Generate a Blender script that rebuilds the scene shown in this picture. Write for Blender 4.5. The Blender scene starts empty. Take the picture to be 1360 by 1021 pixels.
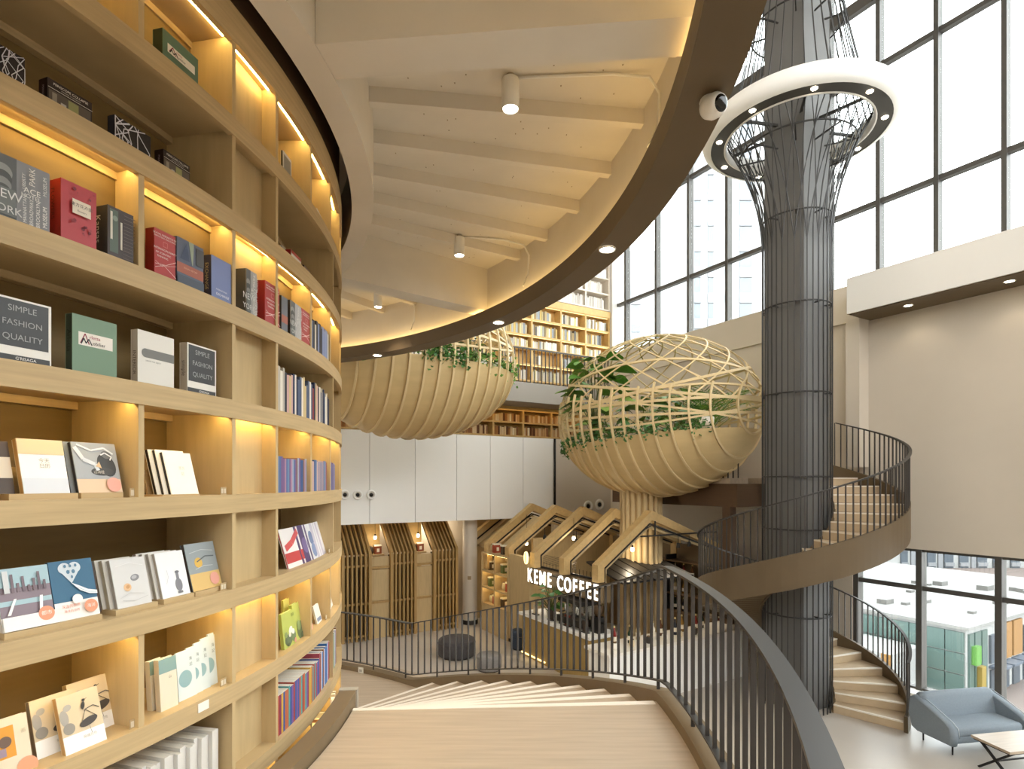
import bpy, math, random
from mathutils import Vector, Matrix, Euler
random.seed(7)
PI = math.pi
R_ = math.radians
scene = bpy.context.scene
COL = scene.collection

# ------------------------------------------------------------------ camera
EYE = 1.5                       # eye height above the stair landing (z = 0)
cam_d = bpy.data.cameras.new('camera')
cam_d.sensor_width = 36.0
cam_d.lens = 760.0 / 1360.0 * 36.0
cam_d.shift_y = (640 - 510.5) / 1360.0
cam_d.clip_start = 0.05
cam_d.clip_end = 500
cam = bpy.data.objects.new('camera', cam_d)
cam.location = (0, 0, EYE)
cam.rotation_euler = (R_(90), 0, 0)
COL.objects.link(cam)
scene.camera = cam

# ------------------------------------------------------------------ sky, exposure
SKY = 5.2
world = bpy.data.worlds.new('overcast_sky')
scene.world = world
world.use_nodes = True
_bg = world.node_tree.nodes['Background']
_bg.inputs[0].default_value = (0.93, 0.97, 1.0, 1)
_bg.inputs[1].default_value = SKY
scene.view_settings.view_transform = 'Standard'
scene.view_settings.look = 'None'
scene.view_settings.gamma = 1.0
scene.view_settings.exposure = 0.62
scene.view_settings.use_curve_mapping = False
scene.cycles.max_bounces = 7
scene.cycles.diffuse_bounces = 4
scene.cycles.glossy_bounces = 3
scene.cycles.transparent_max_bounces = 12
scene.cycles.sample_clamp_indirect = 6.0
scene.cycles.caustics_reflective = False
scene.cycles.caustics_refractive = False

# ------------------------------------------------------------------ frames
ANG = math.atan(450.0 / 760.0)          # direction of the hall against the view
CA, SA = math.cos(ANG), math.sin(ANG)
def room(r, w, z=0.0):                  # hall frame: r towards the window wall, w along it
    return Vector((r * CA - w * SA, r * SA + w * CA, z))
def to_room(v):
    return (v[0] * CA + v[1] * SA, -v[0] * SA + v[1] * CA)
DC = Vector((-5.6, 3.5, 0))             # centre of the round bookcase, stair and ceiling
def pol(R, deg, z=0.0):
    a = R_(deg)
    return Vector((DC.x + R * math.cos(a), DC.y + R * math.sin(a), z))
GF = -2.6                               # ground floor level

# ------------------------------------------------------------------ materials
def srgb(h):
    if isinstance(h, tuple): return h
    h = h.lstrip('#')
    o = []
    for i in (0, 2, 4):
        c = int(h[i:i + 2], 16) / 255
        o.append(c / 12.92 if c <= 0.04045 else ((c + 0.055) / 1.055) ** 2.4)
    return tuple(o)
MATS = {}
def mat(name, col, rough=0.6, metal=0.0, var=0.0, scale=(8, 8, 8), bump=0.0, emit=0.0, ecol=None, spec=0.35, coat=0.0):
    if name in MATS: return MATS[name]
    m = bpy.data.materials.new(name); m.use_nodes = True
    nt = m.node_tree; b = nt.nodes['Principled BSDF']
    c = srgb(col)
    b.inputs['Base Color'].default_value = (*c, 1)
    b.inputs['Roughness'].default_value = rough
    b.inputs['Metallic'].default_value = metal
    b.inputs['Specular IOR Level'].default_value = spec
    if coat: b.inputs['Coat Weight'].default_value = coat
    if emit:
        b.inputs['Emission Color'].default_value = (*srgb(ecol or col), 1)
        b.inputs['Emission Strength'].default_value = emit
    if var or bump:
        tc = nt.nodes.new('ShaderNodeTexCoord'); mp = nt.nodes.new('ShaderNodeMapping')
        mp.inputs['Scale'].default_value = scale
        nz = nt.nodes.new('ShaderNodeTexNoise'); nz.inputs['Scale'].default_value = 1.0
        nz.inputs['Detail'].default_value = 5.0
        nt.links.new(tc.outputs['Object'], mp.inputs[0]); nt.links.new(mp.outputs[0], nz.inputs['Vector'])
        if var:
            rp = nt.nodes.new('ShaderNodeValToRGB')
            rp.color_ramp.elements[0].position = 0.3; rp.color_ramp.elements[1].position = 0.7
            rp.color_ramp.elements[0].color = (*[x * (1 - var) for x in c], 1)
            rp.color_ramp.elements[1].color = (*[min(1, x * (1 + var)) for x in c], 1)
            nt.links.new(nz.outputs['Fac'], rp.inputs[0]); nt.links.new(rp.outputs[0], b.inputs['Base Color'])
        if bump:
            bp = nt.nodes.new('ShaderNodeBump'); bp.inputs['Strength'].default_value = bump; bp.inputs['Distance'].default_value = 0.01
            nt.links.new(nz.outputs['Fac'], bp.inputs['Height']); nt.links.new(bp.outputs[0], b.inputs['Normal'])
    MATS[name] = m
    return m
def flat(h, rough=0.55):
    return mat('paint_' + h.lstrip('#'), h, rough)
def glass_mat(name, tint, gloss=0.06):
    if name in MATS: return MATS[name]
    m = bpy.data.materials.new(name); m.use_nodes = True
    nt = m.node_tree; nt.nodes.clear()
    o = nt.nodes.new('ShaderNodeOutputMaterial'); mx = nt.nodes.new('ShaderNodeMixShader')
    t = nt.nodes.new('ShaderNodeBsdfTransparent'); g = nt.nodes.new('ShaderNodeBsdfGlossy')
    t.inputs[0].default_value = (*tint, 1); g.inputs['Roughness'].default_value = 0.02
    mx.inputs[0].default_value = gloss
    nt.links.new(t.outputs[0], mx.inputs[1]); nt.links.new(g.outputs[0], mx.inputs[2]); nt.links.new(mx.outputs[0], o.inputs[0])
    MATS[name] = m
    return m
WOOD = mat('oak_veneer', '#bfa67c', 0.5, var=0.10, scale=(3, 3, 60))
WOODP = mat('oak_panel', '#c1a97e', 0.55, var=0.07, scale=(25, 25, 3))
BWALL = mat('bookcase_back_shade', '#7f673d', 0.6, var=0.06, scale=(4, 4, 30))  # oak backs darkened in colour to stand in for recess shade
FLOORW = mat('oak_floor', '#b5a48f', 0.38, var=0.10, scale=(2, 26, 8), bump=0.03)
NOSE = mat('step_nosing', '#efe6da', 0.4)
WHITE = mat('white_plaster', '#e6ddd0', 0.75, var=0.02, scale=(2, 2, 2))
CEIL = mat('ceiling_plaster', '#e0d9cd', 0.8, var=0.04, scale=(2.5, 2.5, 2.5))
WALLB = mat('beige_wall', '#d2c8b9', 0.8, var=0.03, scale=(0.8, 0.8, 0.8))
WALLW = mat('white_wall', '#efede8', 0.6)
BROWN = mat('bronze_cladding', '#65553f', 0.5, var=0.04, scale=(3, 3, 3))
DBROWN = mat('dark_wood_header', '#57402b', 0.6, var=0.1, scale=(3, 3, 40))
RAILM = mat('rail_metal', '#4c4a48', 0.38, metal=0.5)
BALM = mat('baluster_metal', '#4a4643', 0.42, metal=0.4)
CURB = mat('stair_curb', '#7c6a50', 0.55, var=0.05, scale=(3, 3, 3))
BLACKM = mat('black_metal', '#2b2927', 0.45, metal=0.3)
CONC = mat('dark_concrete', '#6b6a68', 0.6, var=0.10, scale=(1.5, 1.5, 0.6))
MULL = mat('window_mullion', '#55524e', 0.5, metal=0.2)
GFLOOR = mat('ground_floor_terrazzo', '#c0b8ae', 0.32, var=0.06, scale=(0.7, 0.7, 0.7))
PODW = mat('pod_veneer', '#cdb382', 0.5, var=0.05, scale=(2, 2, 8))
PODR = mat('pod_strip', '#d9c294', 0.5)
SLATW = mat('slat_oak', '#ab8c5a', 0.5, var=0.08, scale=(20, 20, 2))
GLASS = glass_mat('clear_glass', (0.95, 0.97, 0.96), 0.05)
LED = mat('led_warm', '#ffd27a', emit=36, ecol=(1.0, 0.74, 0.26))
LAMPW = mat('lamp_warm', '#fff3dc', emit=14, ecol=(1.0, 0.88, 0.66))
PAPER = mat('paper_edge', '#e9e2d2', 0.8)

# ------------------------------------------------------------------ mesh helpers
class MB:
    def __init__(s): s.v = []; s.f = []; s.sm = []
    def quad_grid(s, rows, close_u=False, close_v=False, smooth=True):
        b = len(s.v); n = len(rows); m = len(rows[0])
        for r in rows: s.v.extend(tuple(p) for p in r)
        for i in range(n if close_u else n - 1):
            for j in range(m if close_v else m - 1):
                a = b + i * m + j; c = b + i * m + (j + 1) % m
                d = b + ((i + 1) % n) * m + (j + 1) % m; e = b + ((i + 1) % n) * m + j
                s.f.append((a, c, d, e)); s.sm.append(smooth)
        return s
    def face(s, pts, smooth=False):
        b = len(s.v); s.v.extend(tuple(p) for p in pts)
        s.f.append(tuple(range(b, b + len(pts)))); s.sm.append(smooth); return s
    def hexa(s, p):            # 8 points: bottom 0-3, top 4-7
        b = len(s.v); s.v.extend(tuple(q) for q in p)
        for f in ((0, 3, 2, 1), (4, 5, 6, 7), (0, 1, 5, 4), (1, 2, 6, 5), (2, 3, 7, 6), (3, 0, 4, 7)):
            s.f.append(tuple(b + i for i in f)); s.sm.append(False)
        return s
    def box(s, x0, x1, y0, y1, z0, z1, M=None):
        p = [Vector(q) for q in ((x0, y0, z0), (x1, y0, z0), (x1, y1, z0), (x0, y1, z0), (x0, y0, z1), (x1, y0, z1), (x1, y1, z1), (x0, y1, z1))]
        if M is not None: p = [M @ q for q in p]
        return s.hexa(p)
    def rbox(s, r0, r1, w0, w1, z0, z1):        # box in the hall frame
        p = [room(*q) for q in ((r0, w0, z0), (r1, w0, z0), (r1, w1, z0), (r0, w1, z0), (r0, w0, z1), (r1, w0, z1), (r1, w1, z1), (r0, w1, z1))]
        return s.hexa(p)
    def prism(s, poly, z0, z1):
        b = len(s.v); n = len(poly)
        s.v.extend((p[0], p[1], z0) for p in poly); s.v.extend((p[0], p[1], z1) for p in poly)
        s.f.append(tuple(b + i for i in reversed(range(n)))); s.f.append(tuple(b + n + i for i in range(n))); s.sm += [False, False]
        for i in range(n):
            j = (i + 1) % n; s.f.append((b + i, b + j, b + n + j, b + n + i)); s.sm.append(False)
        return s
    def sweep(s, rings, closed=False, smooth=False, caps=True):   # rings of profile points
        b = len(s.v)
        s.quad_grid(rings, close_u=closed, close_v=True, smooth=smooth)
        if caps and not closed:
            m = len(rings[0]); n = len(rings)
            s.f.append(tuple(b + i for i in reversed(range(m)))); s.f.append(tuple(b + (n - 1) * m + i for i in range(m))); s.sm += [False, False]
        return s
    def arc(s, R0, R1, z0, z1, t0, t1, step=1.5, zf=None, c=None):   # ring sector, rectangular profile
        n = max(1, int(math.ceil(abs(t1 - t0) / step))); rings = []
        for i in range(n + 1):
            t = t0 + (t1 - t0) * i / n; dz = zf(t) if zf else 0.0
            P = pol if c is None else (lambda R, d, z: Vector((c[0] + R * math.cos(R_(d)), c[1] + R * math.sin(R_(d)), z)))
            rings.append([P(R0, t, z0 + dz), P(R1, t, z0 + dz), P(R1, t, z1 + dz), P(R0, t, z1 + dz)])
        return s.sweep(rings)
    def tube(s, pts, r, n=6, closed=False, smooth=True, rz=None):
        pts = [Vector(p) for p in pts]; rings = []; N = len(pts)
        for i, p in enumerate(pts):
            a = pts[(i - 1) % N] if (closed or i > 0) else p
            b = pts[(i + 1) % N] if (closed or i < N - 1) else p
            d = (b - a).normalized()
            up = Vector((0, 0, 1)) if abs(d.z) < 0.95 else Vector((1, 0, 0))
            x = d.cross(up).normalized(); y = x.cross(d).normalized()
            rr = r[i] if isinstance(r, (list, tuple)) else r
            rings.append([p + x * (rr * math.cos(2 * PI * k / n + PI / n)) + y * ((rz or rr) * math.sin(2 * PI * k / n + PI / n)) for k in range(n)])
        return s.sweep(rings, closed=closed, smooth=smooth and n > 4)
    def strip(s, pts, nrm, w, t):   # flat bent strip: half-width w along path side, thickness t along normal
        rings = []; N = len(pts)
        for i, p in enumerate(pts):
            a = pts[max(i - 1, 0)]; b = pts[min(i + 1, N - 1)]
            d = (Vector(b) - Vector(a)).normalized(); nn = Vector(nrm[i]).normalized(); sd = d.cross(nn).normalized()
            p = Vector(p)
            rings.append([p - sd * w - nn * t, p + sd * w - nn * t, p + sd * w + nn * t, p - sd * w + nn * t])
        return s.sweep(rings)
    def lathe(s, prof, c=(0, 0, 0), n=24, smooth=True, a0=0.0, a1=360.0, closed_prof=False):
        full = abs(a1 - a0 - 360) < 1e-6; k = n if full else n + 1
        rows = []
        for i in range(k):
            a = R_(a0 + (a1 - a0) * i / n)
            rows.append([(c[0] + r * math.cos(a), c[1] + r * math.sin(a), c[2] + z) for r, z in prof])
        return s.quad_grid(rows, close_u=full, close_v=closed_prof, smooth=smooth)
    def build(s, name, m, parent=None, M=None):
        me = bpy.data.meshes.new(name); me.from_pydata([tuple(v) for v in s.v], [], s.f)
        me.polygons.foreach_set('use_smooth', s.sm); me.update()
        me.materials.append(m)
        return link(name, me, parent, M)
def link(name, me, parent=None, M=None):
    o = bpy.data.objects.new(name, me); COL.objects.link(o)
    if parent is not None: o.parent = parent
    if M is not None: o.matrix_local = M
    return o
def fixn(o):    # outward normals
    import bmesh
    bm = bmesh.new(); bm.from_mesh(o.data); bmesh.ops.recalc_face_normals(bm, faces=bm.faces); bm.to_mesh(o.data); bm.free(); return o
def tag(o, label=None, cat=None, group=None, kind=None):
    if label: o['label'] = label
    if cat: o['category'] = cat
    if group: o['group'] = group
    if kind: o['kind'] = kind
    return o
def empty(name, loc=(0, 0, 0), rz=0.0, label=None, cat=None, group=None, kind=None):
    o = bpy.data.objects.new(name, None); COL.objects.link(o); o.location = loc; o.rotation_euler = (0, 0, rz)
    o.empty_display_size = 0.1
    return tag(o, label, cat, group, kind)
def thing(name, label, cat, group=None): return empty(name, label=label, cat=cat, group=group)
def struct(name): return empty(name, kind='structure')
def copy_tree(o, parent=None):
    c = o.copy(); COL.objects.link(c); c.parent = parent
    for ch in list(o.children): copy_tree(ch, c)
    return c
_TXT = {}
def text_mesh(body, size, align='CENTER', ext=0.0, bold=0.0):
    key = (body, size, align, ext, bold)
    if key in _TXT: return _TXT[key]
    cu = bpy.data.curves.new('lettering', 'FONT'); cu.body = body; cu.size = size; cu.align_x = align; cu.align_y = 'CENTER'
    cu.extrude = ext; cu.offset = bold; cu.resolution_u = 3
    o = bpy.data.objects.new('lettering', cu)
    me = bpy.data.meshes.new_from_object(o)
    bpy.data.objects.remove(o)
    _TXT[key] = me
    return me
def nth(i): return '%d%s' % (i, 'th' if 10 < i % 100 < 20 else {1: 'st', 2: 'nd', 3: 'rd'}.get(i % 10, 'th'))
_CN = {'navy': '#22304f', 'blue': '#4a68a0', 'pale blue': '#93a3c0', 'violet': '#7a5f8f', 'red': '#a84040', 'dark red': '#8a3a4a', 'brown': '#7a5536', 'tan': '#c3a673', 'cream': '#e4d9c2', 'white': '#eeeae2', 'grey': '#a9a7a2', 'charcoal': '#3d3d45', 'teal': '#5a9a94', 'green': '#5a8a62', 'yellow': '#cda64e', 'orange': '#b56845', 'pink': '#c7a5a0'}
def cname(h):
    c = [int(h[i:i + 2], 16) for i in (1, 3, 5)]
    return min(_CN, key=lambda k: sum((int(_CN[k][i:i + 2], 16) - c[j]) ** 2 for j, i in enumerate((1, 3, 5))))
def point(name, loc, power, col=(1, 0.85, 0.62), size=0.06):
    l = bpy.data.lights.new(name, 'POINT'); l.energy = power; l.color = col; l.shadow_soft_size = size
    o = bpy.data.objects.new(name, l); o.location = loc; COL.objects.link(o); return o
def spot(name, loc, power, ang=90, col=(1, 0.86, 0.66), parent=None, tgt=None):
    l = bpy.data.lights.new(name, 'SPOT'); l.energy = power; l.color = col; l.spot_size = R_(ang); l.spot_blend = 0.6; l.shadow_soft_size = 0.04
    o = bpy.data.objects.new(name, l); o.location = loc; COL.objects.link(o)
    if tgt is not None: o.rotation_euler = (Vector(tgt) - Vector(loc)).to_track_quat('-Z', 'Y').to_euler()
    if parent is not None: o.parent = parent
    return o
# ================================================================== hall shell
RW = 11.95      # inner face of the lower window wall (hall frame r)
RWALL = 12.19
RGL = 13.6      # upper glazing plane
WP = 14.3       # gallery parapet plane
WB = 15.66      # gallery bookcase plane
ZS = EYE + 4.1  # sill of the upper glazing
f = struct('floor')
b = MB(); b.rbox(-16, RWALL + 0.3, -9, 20, GF - 0.25, GF); b.build('floor_slab', GFLOOR, f)
# window wall: beam, wall panel, low piers
ww = struct('wall_right')
MB().rbox(RWALL, RWALL + 0.3, -9, 16, EYE - 1.28, EYE + 3.33).build('wall_panel', WALLB, ww)
MB().rbox(RWALL - 0.06, RGL + 0.4, -9, 16, EYE + 3.33, ZS).build('sill_beam', WALLB, ww)
MB().rbox(RWALL, RWALL + 0.3, 6.65, 16, GF, EYE - 1.28).build('wall_pier', WALLB, ww)
# projecting bulkhead with downlights, right of the column
bk = struct('trim_1')
MB().rbox(11.4, RWALL + 0.02, -9, 6.33, EYE + 3.30, EYE + 4.0).build('bulkhead', WALLW, bk)
MB().rbox(11.44, RWALL, -9, 6.3, EYE + 3.28, EYE + 3.305).build('soffit_strip', BROWN, bk)
for i, w in enumerate((5.4, 3.9, 2.7, 1.0)):
    c = room(11.75, w, EYE + 3.272)
    t = thing('recessed_downlight', ['round downlight in the bulkhead soffit closest to the mesh column', 'round downlight in the middle of the bulkhead soffit', 'round downlight in the bulkhead soffit near the right picture edge', 'round bulkhead downlight beyond the right picture edge'][i], 'downlight', 'bulkhead downlights')
    MB().lathe([(0.085, 0.0), (0.085, 0.01), (0.065, 0.01), (0.065, 0.0)], c, 16).build('bezel', WALLW, t)
    MB().lathe([(0.0, 0.006), (0.066, 0.006)], c, 16).build('lens', LAMPW, t)
    spot('downlight_beam', c - Vector((0, 0, 0.02)), 5, 120, tgt=c - Vector((0, 0, 1)), parent=t)
# pilaster in the corner behind the column
MB().rbox(11.85, RWALL, 6.33, 6.6, EYE + 0.3, EYE + 3.3).build('trim_2', WALLB); tag(bpy.data.objects['trim_2'], kind='structure')

# ------------------------------------------------------------------ upper glazing
def glazing(name, r, ws, zs, thick, panes=True, deep=0.10, mt=0.035):
    g = struct(name)
    for w, mw in ws: MB().rbox(r - 0.10, r + deep, w - mw, w + mw, zs[0][0], zs[-1][0]).build('mullion', MULL, g)
    for z, mz in zs: MB().rbox(r - 0.07, r + deep * 0.8, ws[0][0], ws[-1][0], z - mz, z + mz).build('transom', MULL, g)
    for i in range(len(ws) - 1):
        for j in range(len(zs) - 1):
            MB().rbox(r + 0.0, r + 0.012, ws[i][0] + ws[i][1], ws[i + 1][0] - ws[i + 1][1], zs[j][0] + zs[j][1], zs[j + 1][0] - zs[j + 1][1]).build('pane', GLASS, g)
    return g
glazing('window_1', RGL, [(w, 0.045) for w in (-9, -6.6, -4.2, -2.0, 0.0, 1.2, 2.33, 3.45, 4.57, 5.69, 6.82, 7.94, 9.4, 10.87, 12.28, 13.64, 15.1, 16.2)],
        [(ZS, 0.05), (EYE + 6.26, 0.05), (EYE + 9.3, 0.05), (EYE + 10.95, 0.13), (EYE + 13.2, 0.06)], 0.05)
# lower window, down to the ground floor
glazing('window_2', RWALL + 0.12, [(-9, 0.05), (-6.6, 0.05), (-4.2, 0.05), (-1.8, 0.05), (0.6, 0.05), (1.8, 0.05), (3.0, 0.05), (4.21, 0.05), (5.43, 0.05), (6.6, 0.05)],
        [(GF + 0.12, 0.06), (EYE - 2.02, 0.045), (EYE - 1.28, 0.05)], 0.05)
lg = MB(); lg.rbox(RWALL - 0.25, RWALL + 0.25, -9, 6.6, GF, GF + 0.14); o = lg.build('trim_3', WALLW); tag(o, kind='structure')
# high roof over the hall
MB().rbox(-16, RGL + 0.5, -9.3, 20, EYE + 13.2, EYE + 13.6).build('ceiling', WHITE); tag(bpy.data.objects['ceiling'], kind='structure')

wl = struct('wall_left_added')  # unseen wall, added with the rear one to dim the hall
MB().rbox(-16.3, -16, -9, 20, GF, EYE + 13.2).build('wall_panel', WHITE, wl)
wr = struct('wall_rear_added')  # unseen wall added to hold light back; its opening sized to brighten the hall
MB().rbox(-16, RGL + 0.4, -9.3, -9, GF, EYE + 6.0).build('wall_panel', WHITE, wr)
MB().rbox(-16, RGL + 0.4, -9.3, -9, EYE + 11.4, EYE + 13.2).build('lintel', WHITE, wr)
for q in range(7): MB().rbox(-16 + q * 4.9, -15.6 + q * 4.9, -9.3, -9, EYE + 3.3, EYE + 11.4).build('pier', WHITE, wr)

# ------------------------------------------------------------------ far gallery
g = struct('wall_back')
MB().rbox(-12, 14.5, WB + 0.5, WB + 0.8, GF, EYE + 13.2).build('wall_panel', WALLB, g)
MB().rbox(13.33, RGL + 0.1, WB - 0.1, WB + 0.5, ZS, EYE + 13.2).build('white_return', WALLW, g)
par = struct('wall_parapet')
xs = [-3.0, -1.4, 0.2, 1.8, 3.42, 4.28, 5.5, 6.7, 7.75, 8.85, 9.94]
for i in range(len(xs) - 1):
    MB().rbox(xs[i] + 0.006, xs[i + 1] - 0.006, WP, WP + 0.05, EYE - 1.06, EYE + 1.31).build('panel', WALLW, par)
MB().rbox(-3, 9.94, WP + 0.05, WP + 0.16, EYE - 1.05, EYE + 1.30).build('core', WALLB, par)
MB().rbox(-3, RWALL, WP + 0.16, WB + 0.5, EYE - 0.4, EYE + 0.05).build('gallery_deck', WALLB, par)
MB().rbox(9.98, RWALL, WP + 0.02, WP + 0.2, GF, EYE + 1.31).build('lower_wall', WALLB, par)
MB().tube([room(9.96, WP - 0.03, EYE - 1.06), room(9.96, WP - 0.03, EYE + 1.31)], 0.035, 8).build('joint_pipe', BLACKM, par)
ug = struct('wall_gallery')
MB().rbox(-3, 13.33, WP, WB + 0.5, EYE + 2.36, EYE + 2.94).build('gallery_slab', mat('grey_fascia', '#a39c92', 0.6), ug)
# railing of the upper gallery
gr = thing('gallery_railing', 'thin dark railing in front of the upper gallery bookcase', 'railing')
MB().rbox(4, 13.3, WP + 0.02, WP + 0.07, EYE + 3.93, EYE + 3.97).build('top_rail', BALM, gr)
r = 4.0
bal = MB(); bal.rbox(-0.012, 0.012, -0.012, 0.012, EYE + 2.94, EYE + 3.95); bal0 = bal.build('baluster', BALM, gr); bal0.location = room(4, WP + 0.045)
while r < 13.2:
    r += 0.135; c = bal0.copy(); COL.objects.link(c); c.location = room(r, WP + 0.045)
# round eye-like speakers on the parapet and wall
def eye(px, py, w, rad, label):
    u = (px - 680) / 760.0; d = w / (CA - SA * u); p = Vector((u * d, d, EYE + (640 - py) / 760.0 * d))
    t = thing('round_speaker', label, 'speaker', 'round wall speakers'); t.location = p; t.rotation_euler = (R_(90), 0, ANG)
    MB().lathe([(rad * 0.62, -0.01), (rad * 0.62, 0.03), (rad, 0.03), (rad * 1.04, 0.0)], n=24).build('outer_ring', WALLW, t)
    MB().lathe([(0, 0.012), (rad * 0.63, 0.012)], n=24).build('baffle', flat('#c9c1b4'), t)
    MB().lathe([(0, 0.045), (rad * 0.2, 0.042), (rad * 0.38, 0.028), (rad * 0.42, 0.012)], n=18).build('cone', flat('#17130f'), t)
eye(458, 657, WP - 0.01, 0.12, 'round speaker on the white parapet next to the curved bookcase edge')
eye(475, 657, WP - 0.01, 0.12, 'middle one of three round speakers on the white parapet')
eye(493, 657, WP - 0.01, 0.12, 'right one of three round speakers on the white parapet')
eye(781, 672, WP + 0.01, 0.17, 'left one of two large round speakers below the pod')
eye(796, 670, WP + 0.01, 0.17, 'right one of two large round speakers below the pod')

# ------------------------------------------------------------------ gallery bookcases and books
SPINES = ['#e8e0cd', '#d8c9a5', '#c3ad7d', '#f1ece0', '#8c7a5a', '#e3d49b', '#b7b7ae', '#6e6a64', '#cfc2b4', '#a98f5d', '#f4efe6', '#9aa0a6', '#d9b86a']
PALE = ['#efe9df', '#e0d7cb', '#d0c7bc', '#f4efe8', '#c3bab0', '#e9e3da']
_bk = {}
def plain_book(wd, h, dp, col):
    k = (round(wd, 3), round(h, 2), round(dp, 2), col)
    if k not in _bk:
        m = MB(); m.box(-wd / 2, wd / 2, 0, dp, 0, h)
        me = bpy.data.meshes.new('book'); me.from_pydata([tuple(v) for v in m.v], [], m.f); me.materials.append(flat(col)); me.materials.append(PAPER); me.polygons[1].material_index = 1; me.polygons[4].material_index = 1; me.update(); _bk[k] = me
    return _bk[k]
def gallery_case(name, label, rs, zs, w, m, books, group, blabel, pal, cornice=None, loose=None):
    bc = thing(name, label, 'bookcase')
    MB().rbox(rs[0], rs[-1], w + 0.34, w + 0.38, zs[0], zs[-1]).build('back_panel', m, bc)
    for r in rs: MB().rbox(r - 0.03, r + 0.03, w, w + 0.35, zs[0], zs[-1]).build('divider', m, bc)
    for z in zs: MB().rbox(rs[0], rs[-1], w - 0.012, w + 0.35, z - 0.025, z + 0.025).build('shelf', m, bc)
    if cornice: MB().rbox(rs[0] - 0.03, rs[-1] + 0.03, w - 0.03, w + 0.36, zs[-1], zs[-1] + cornice).build('cornice', m, bc)
    rnd = random.Random(len(name)); stuff = MB(); n = 0; cidx = []
    for i in reversed(range(len(rs) - 1)):
        for j in reversed(range(len(zs) - 1)):
            place_ = 0; hh = zs[j + 1] - zs[j] - 0.05; x = rs[i] + 0.05; fill = rnd.choice((0.75, 0.9, 0.96, 1.0))
            if loose and j in loose: fill = rnd.choice((0.35, 0.5, 0.6))
            while x < rs[i] + (rs[i + 1] - rs[i]) * fill - 0.1:
                wd = rnd.choice((0.05, 0.06, 0.07)); h = hh * rnd.uniform(0.62, 0.8); col = rnd.choice(pal)
                if n < books:
                    o = link('book', plain_book(wd, round(h, 2), 0.2, col)); o.location = room(x + wd / 2, w + 0.06, zs[j] + 0.025); o.rotation_euler = (0, 0, ANG)
                    place_ += 1; tag(o, '%s book, %s from left, %s shelf from top, %s column from right, %s' % (cname(col), nth(place_), nth(len(zs) - 1 - j), nth(len(rs) - 1 - i), blabel), 'book', group); n += 1
                else: stuff.rbox(x, x + wd, w + 0.06, w + 0.26, zs[j] + 0.025, zs[j] + 0.025 + h); cidx += [pal.index(col)] * 6
                x += wd + 0.012 + (0.1 if loose and j in loose and rnd.random() < 0.4 else 0)
    if stuff.v:
        so_ = stuff.build('shelved_books', flat(pal[0]), bc)
        for c_ in pal[1:]: so_.data.materials.append(flat(c_))
        so_.data.polygons.foreach_set('material_index', cidx); tag(so_, kind='stuff')
    return bc
WARMW = mat('warm_shelf_oak', '#d9b677', 0.5, var=0.06, scale=(10, 10, 10))
gallery_case('gallery_bookcase', 'tall oak bookcase behind the upper gallery railing', [13.27, 12.23, 11.19, 10.03, 8.95, 7.9][::-1],
             [EYE + z for z in (2.96, 3.28, 3.81, 4.33, 4.75, 5.28, 5.78)], WB, WARMW, 36, 'books in the upper gallery bookcase', 'upper gallery bookcase', SPINES, 0.22, loose=(2,))
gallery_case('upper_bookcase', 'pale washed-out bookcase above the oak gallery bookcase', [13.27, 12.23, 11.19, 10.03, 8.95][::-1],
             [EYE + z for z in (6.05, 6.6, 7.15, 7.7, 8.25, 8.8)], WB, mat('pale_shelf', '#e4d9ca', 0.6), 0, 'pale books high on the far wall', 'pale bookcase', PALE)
gallery_case('lower_gallery_bookcase', 'oak bookcase just above the white parapet, under the gallery slab', [2.0, 3.1, 4.2, 5.3, 6.4, 7.5, 8.6, 9.7, 10.8, 11.9],
             [EYE + z for z in (0.55, 1.02, 1.47, 1.9, 2.3)], WB, WARMW, 12, 'books above the white parapet', 'parapet bookcase',
             ['#caa06a', '#8c5f3a', '#d7b98a', '#6b4326', '#e2c79a', '#a8743f', '#b58a5a', '#efe0bf'])
led = thing('gallery_light_strip', 'warm light strip under the gallery slab above the books', 'light strip')
MB().rbox(2, 11.9, WB - 0.25, WB - 0.21, EYE + 2.335, EYE + 2.36).build('diffuser', mat('led_soft', '#ffd27a', emit=3.5, ecol=(1.0, 0.7, 0.3)), led)
MB().rbox(2, 11.9, WB - 0.34, WB - 0.31, EYE + 2.27, EYE + 2.36).build('valance', WARMW, led)
led2 = thing('gallery_cornice_light', 'warm light strip lighting the upper gallery bookcase shelves', 'light strip')
for z in (3.81, 4.33, 4.75, 5.28, 5.78):
    MB().rbox(7.95, 13.2, WB + 0.02, WB + 0.035, EYE + z - 0.04, EYE + z - 0.025).build('diffuser', mat('led_shelf', '#ffd27a', emit=1.6, ecol=(1.0, 0.72, 0.32)), led2)
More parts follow.
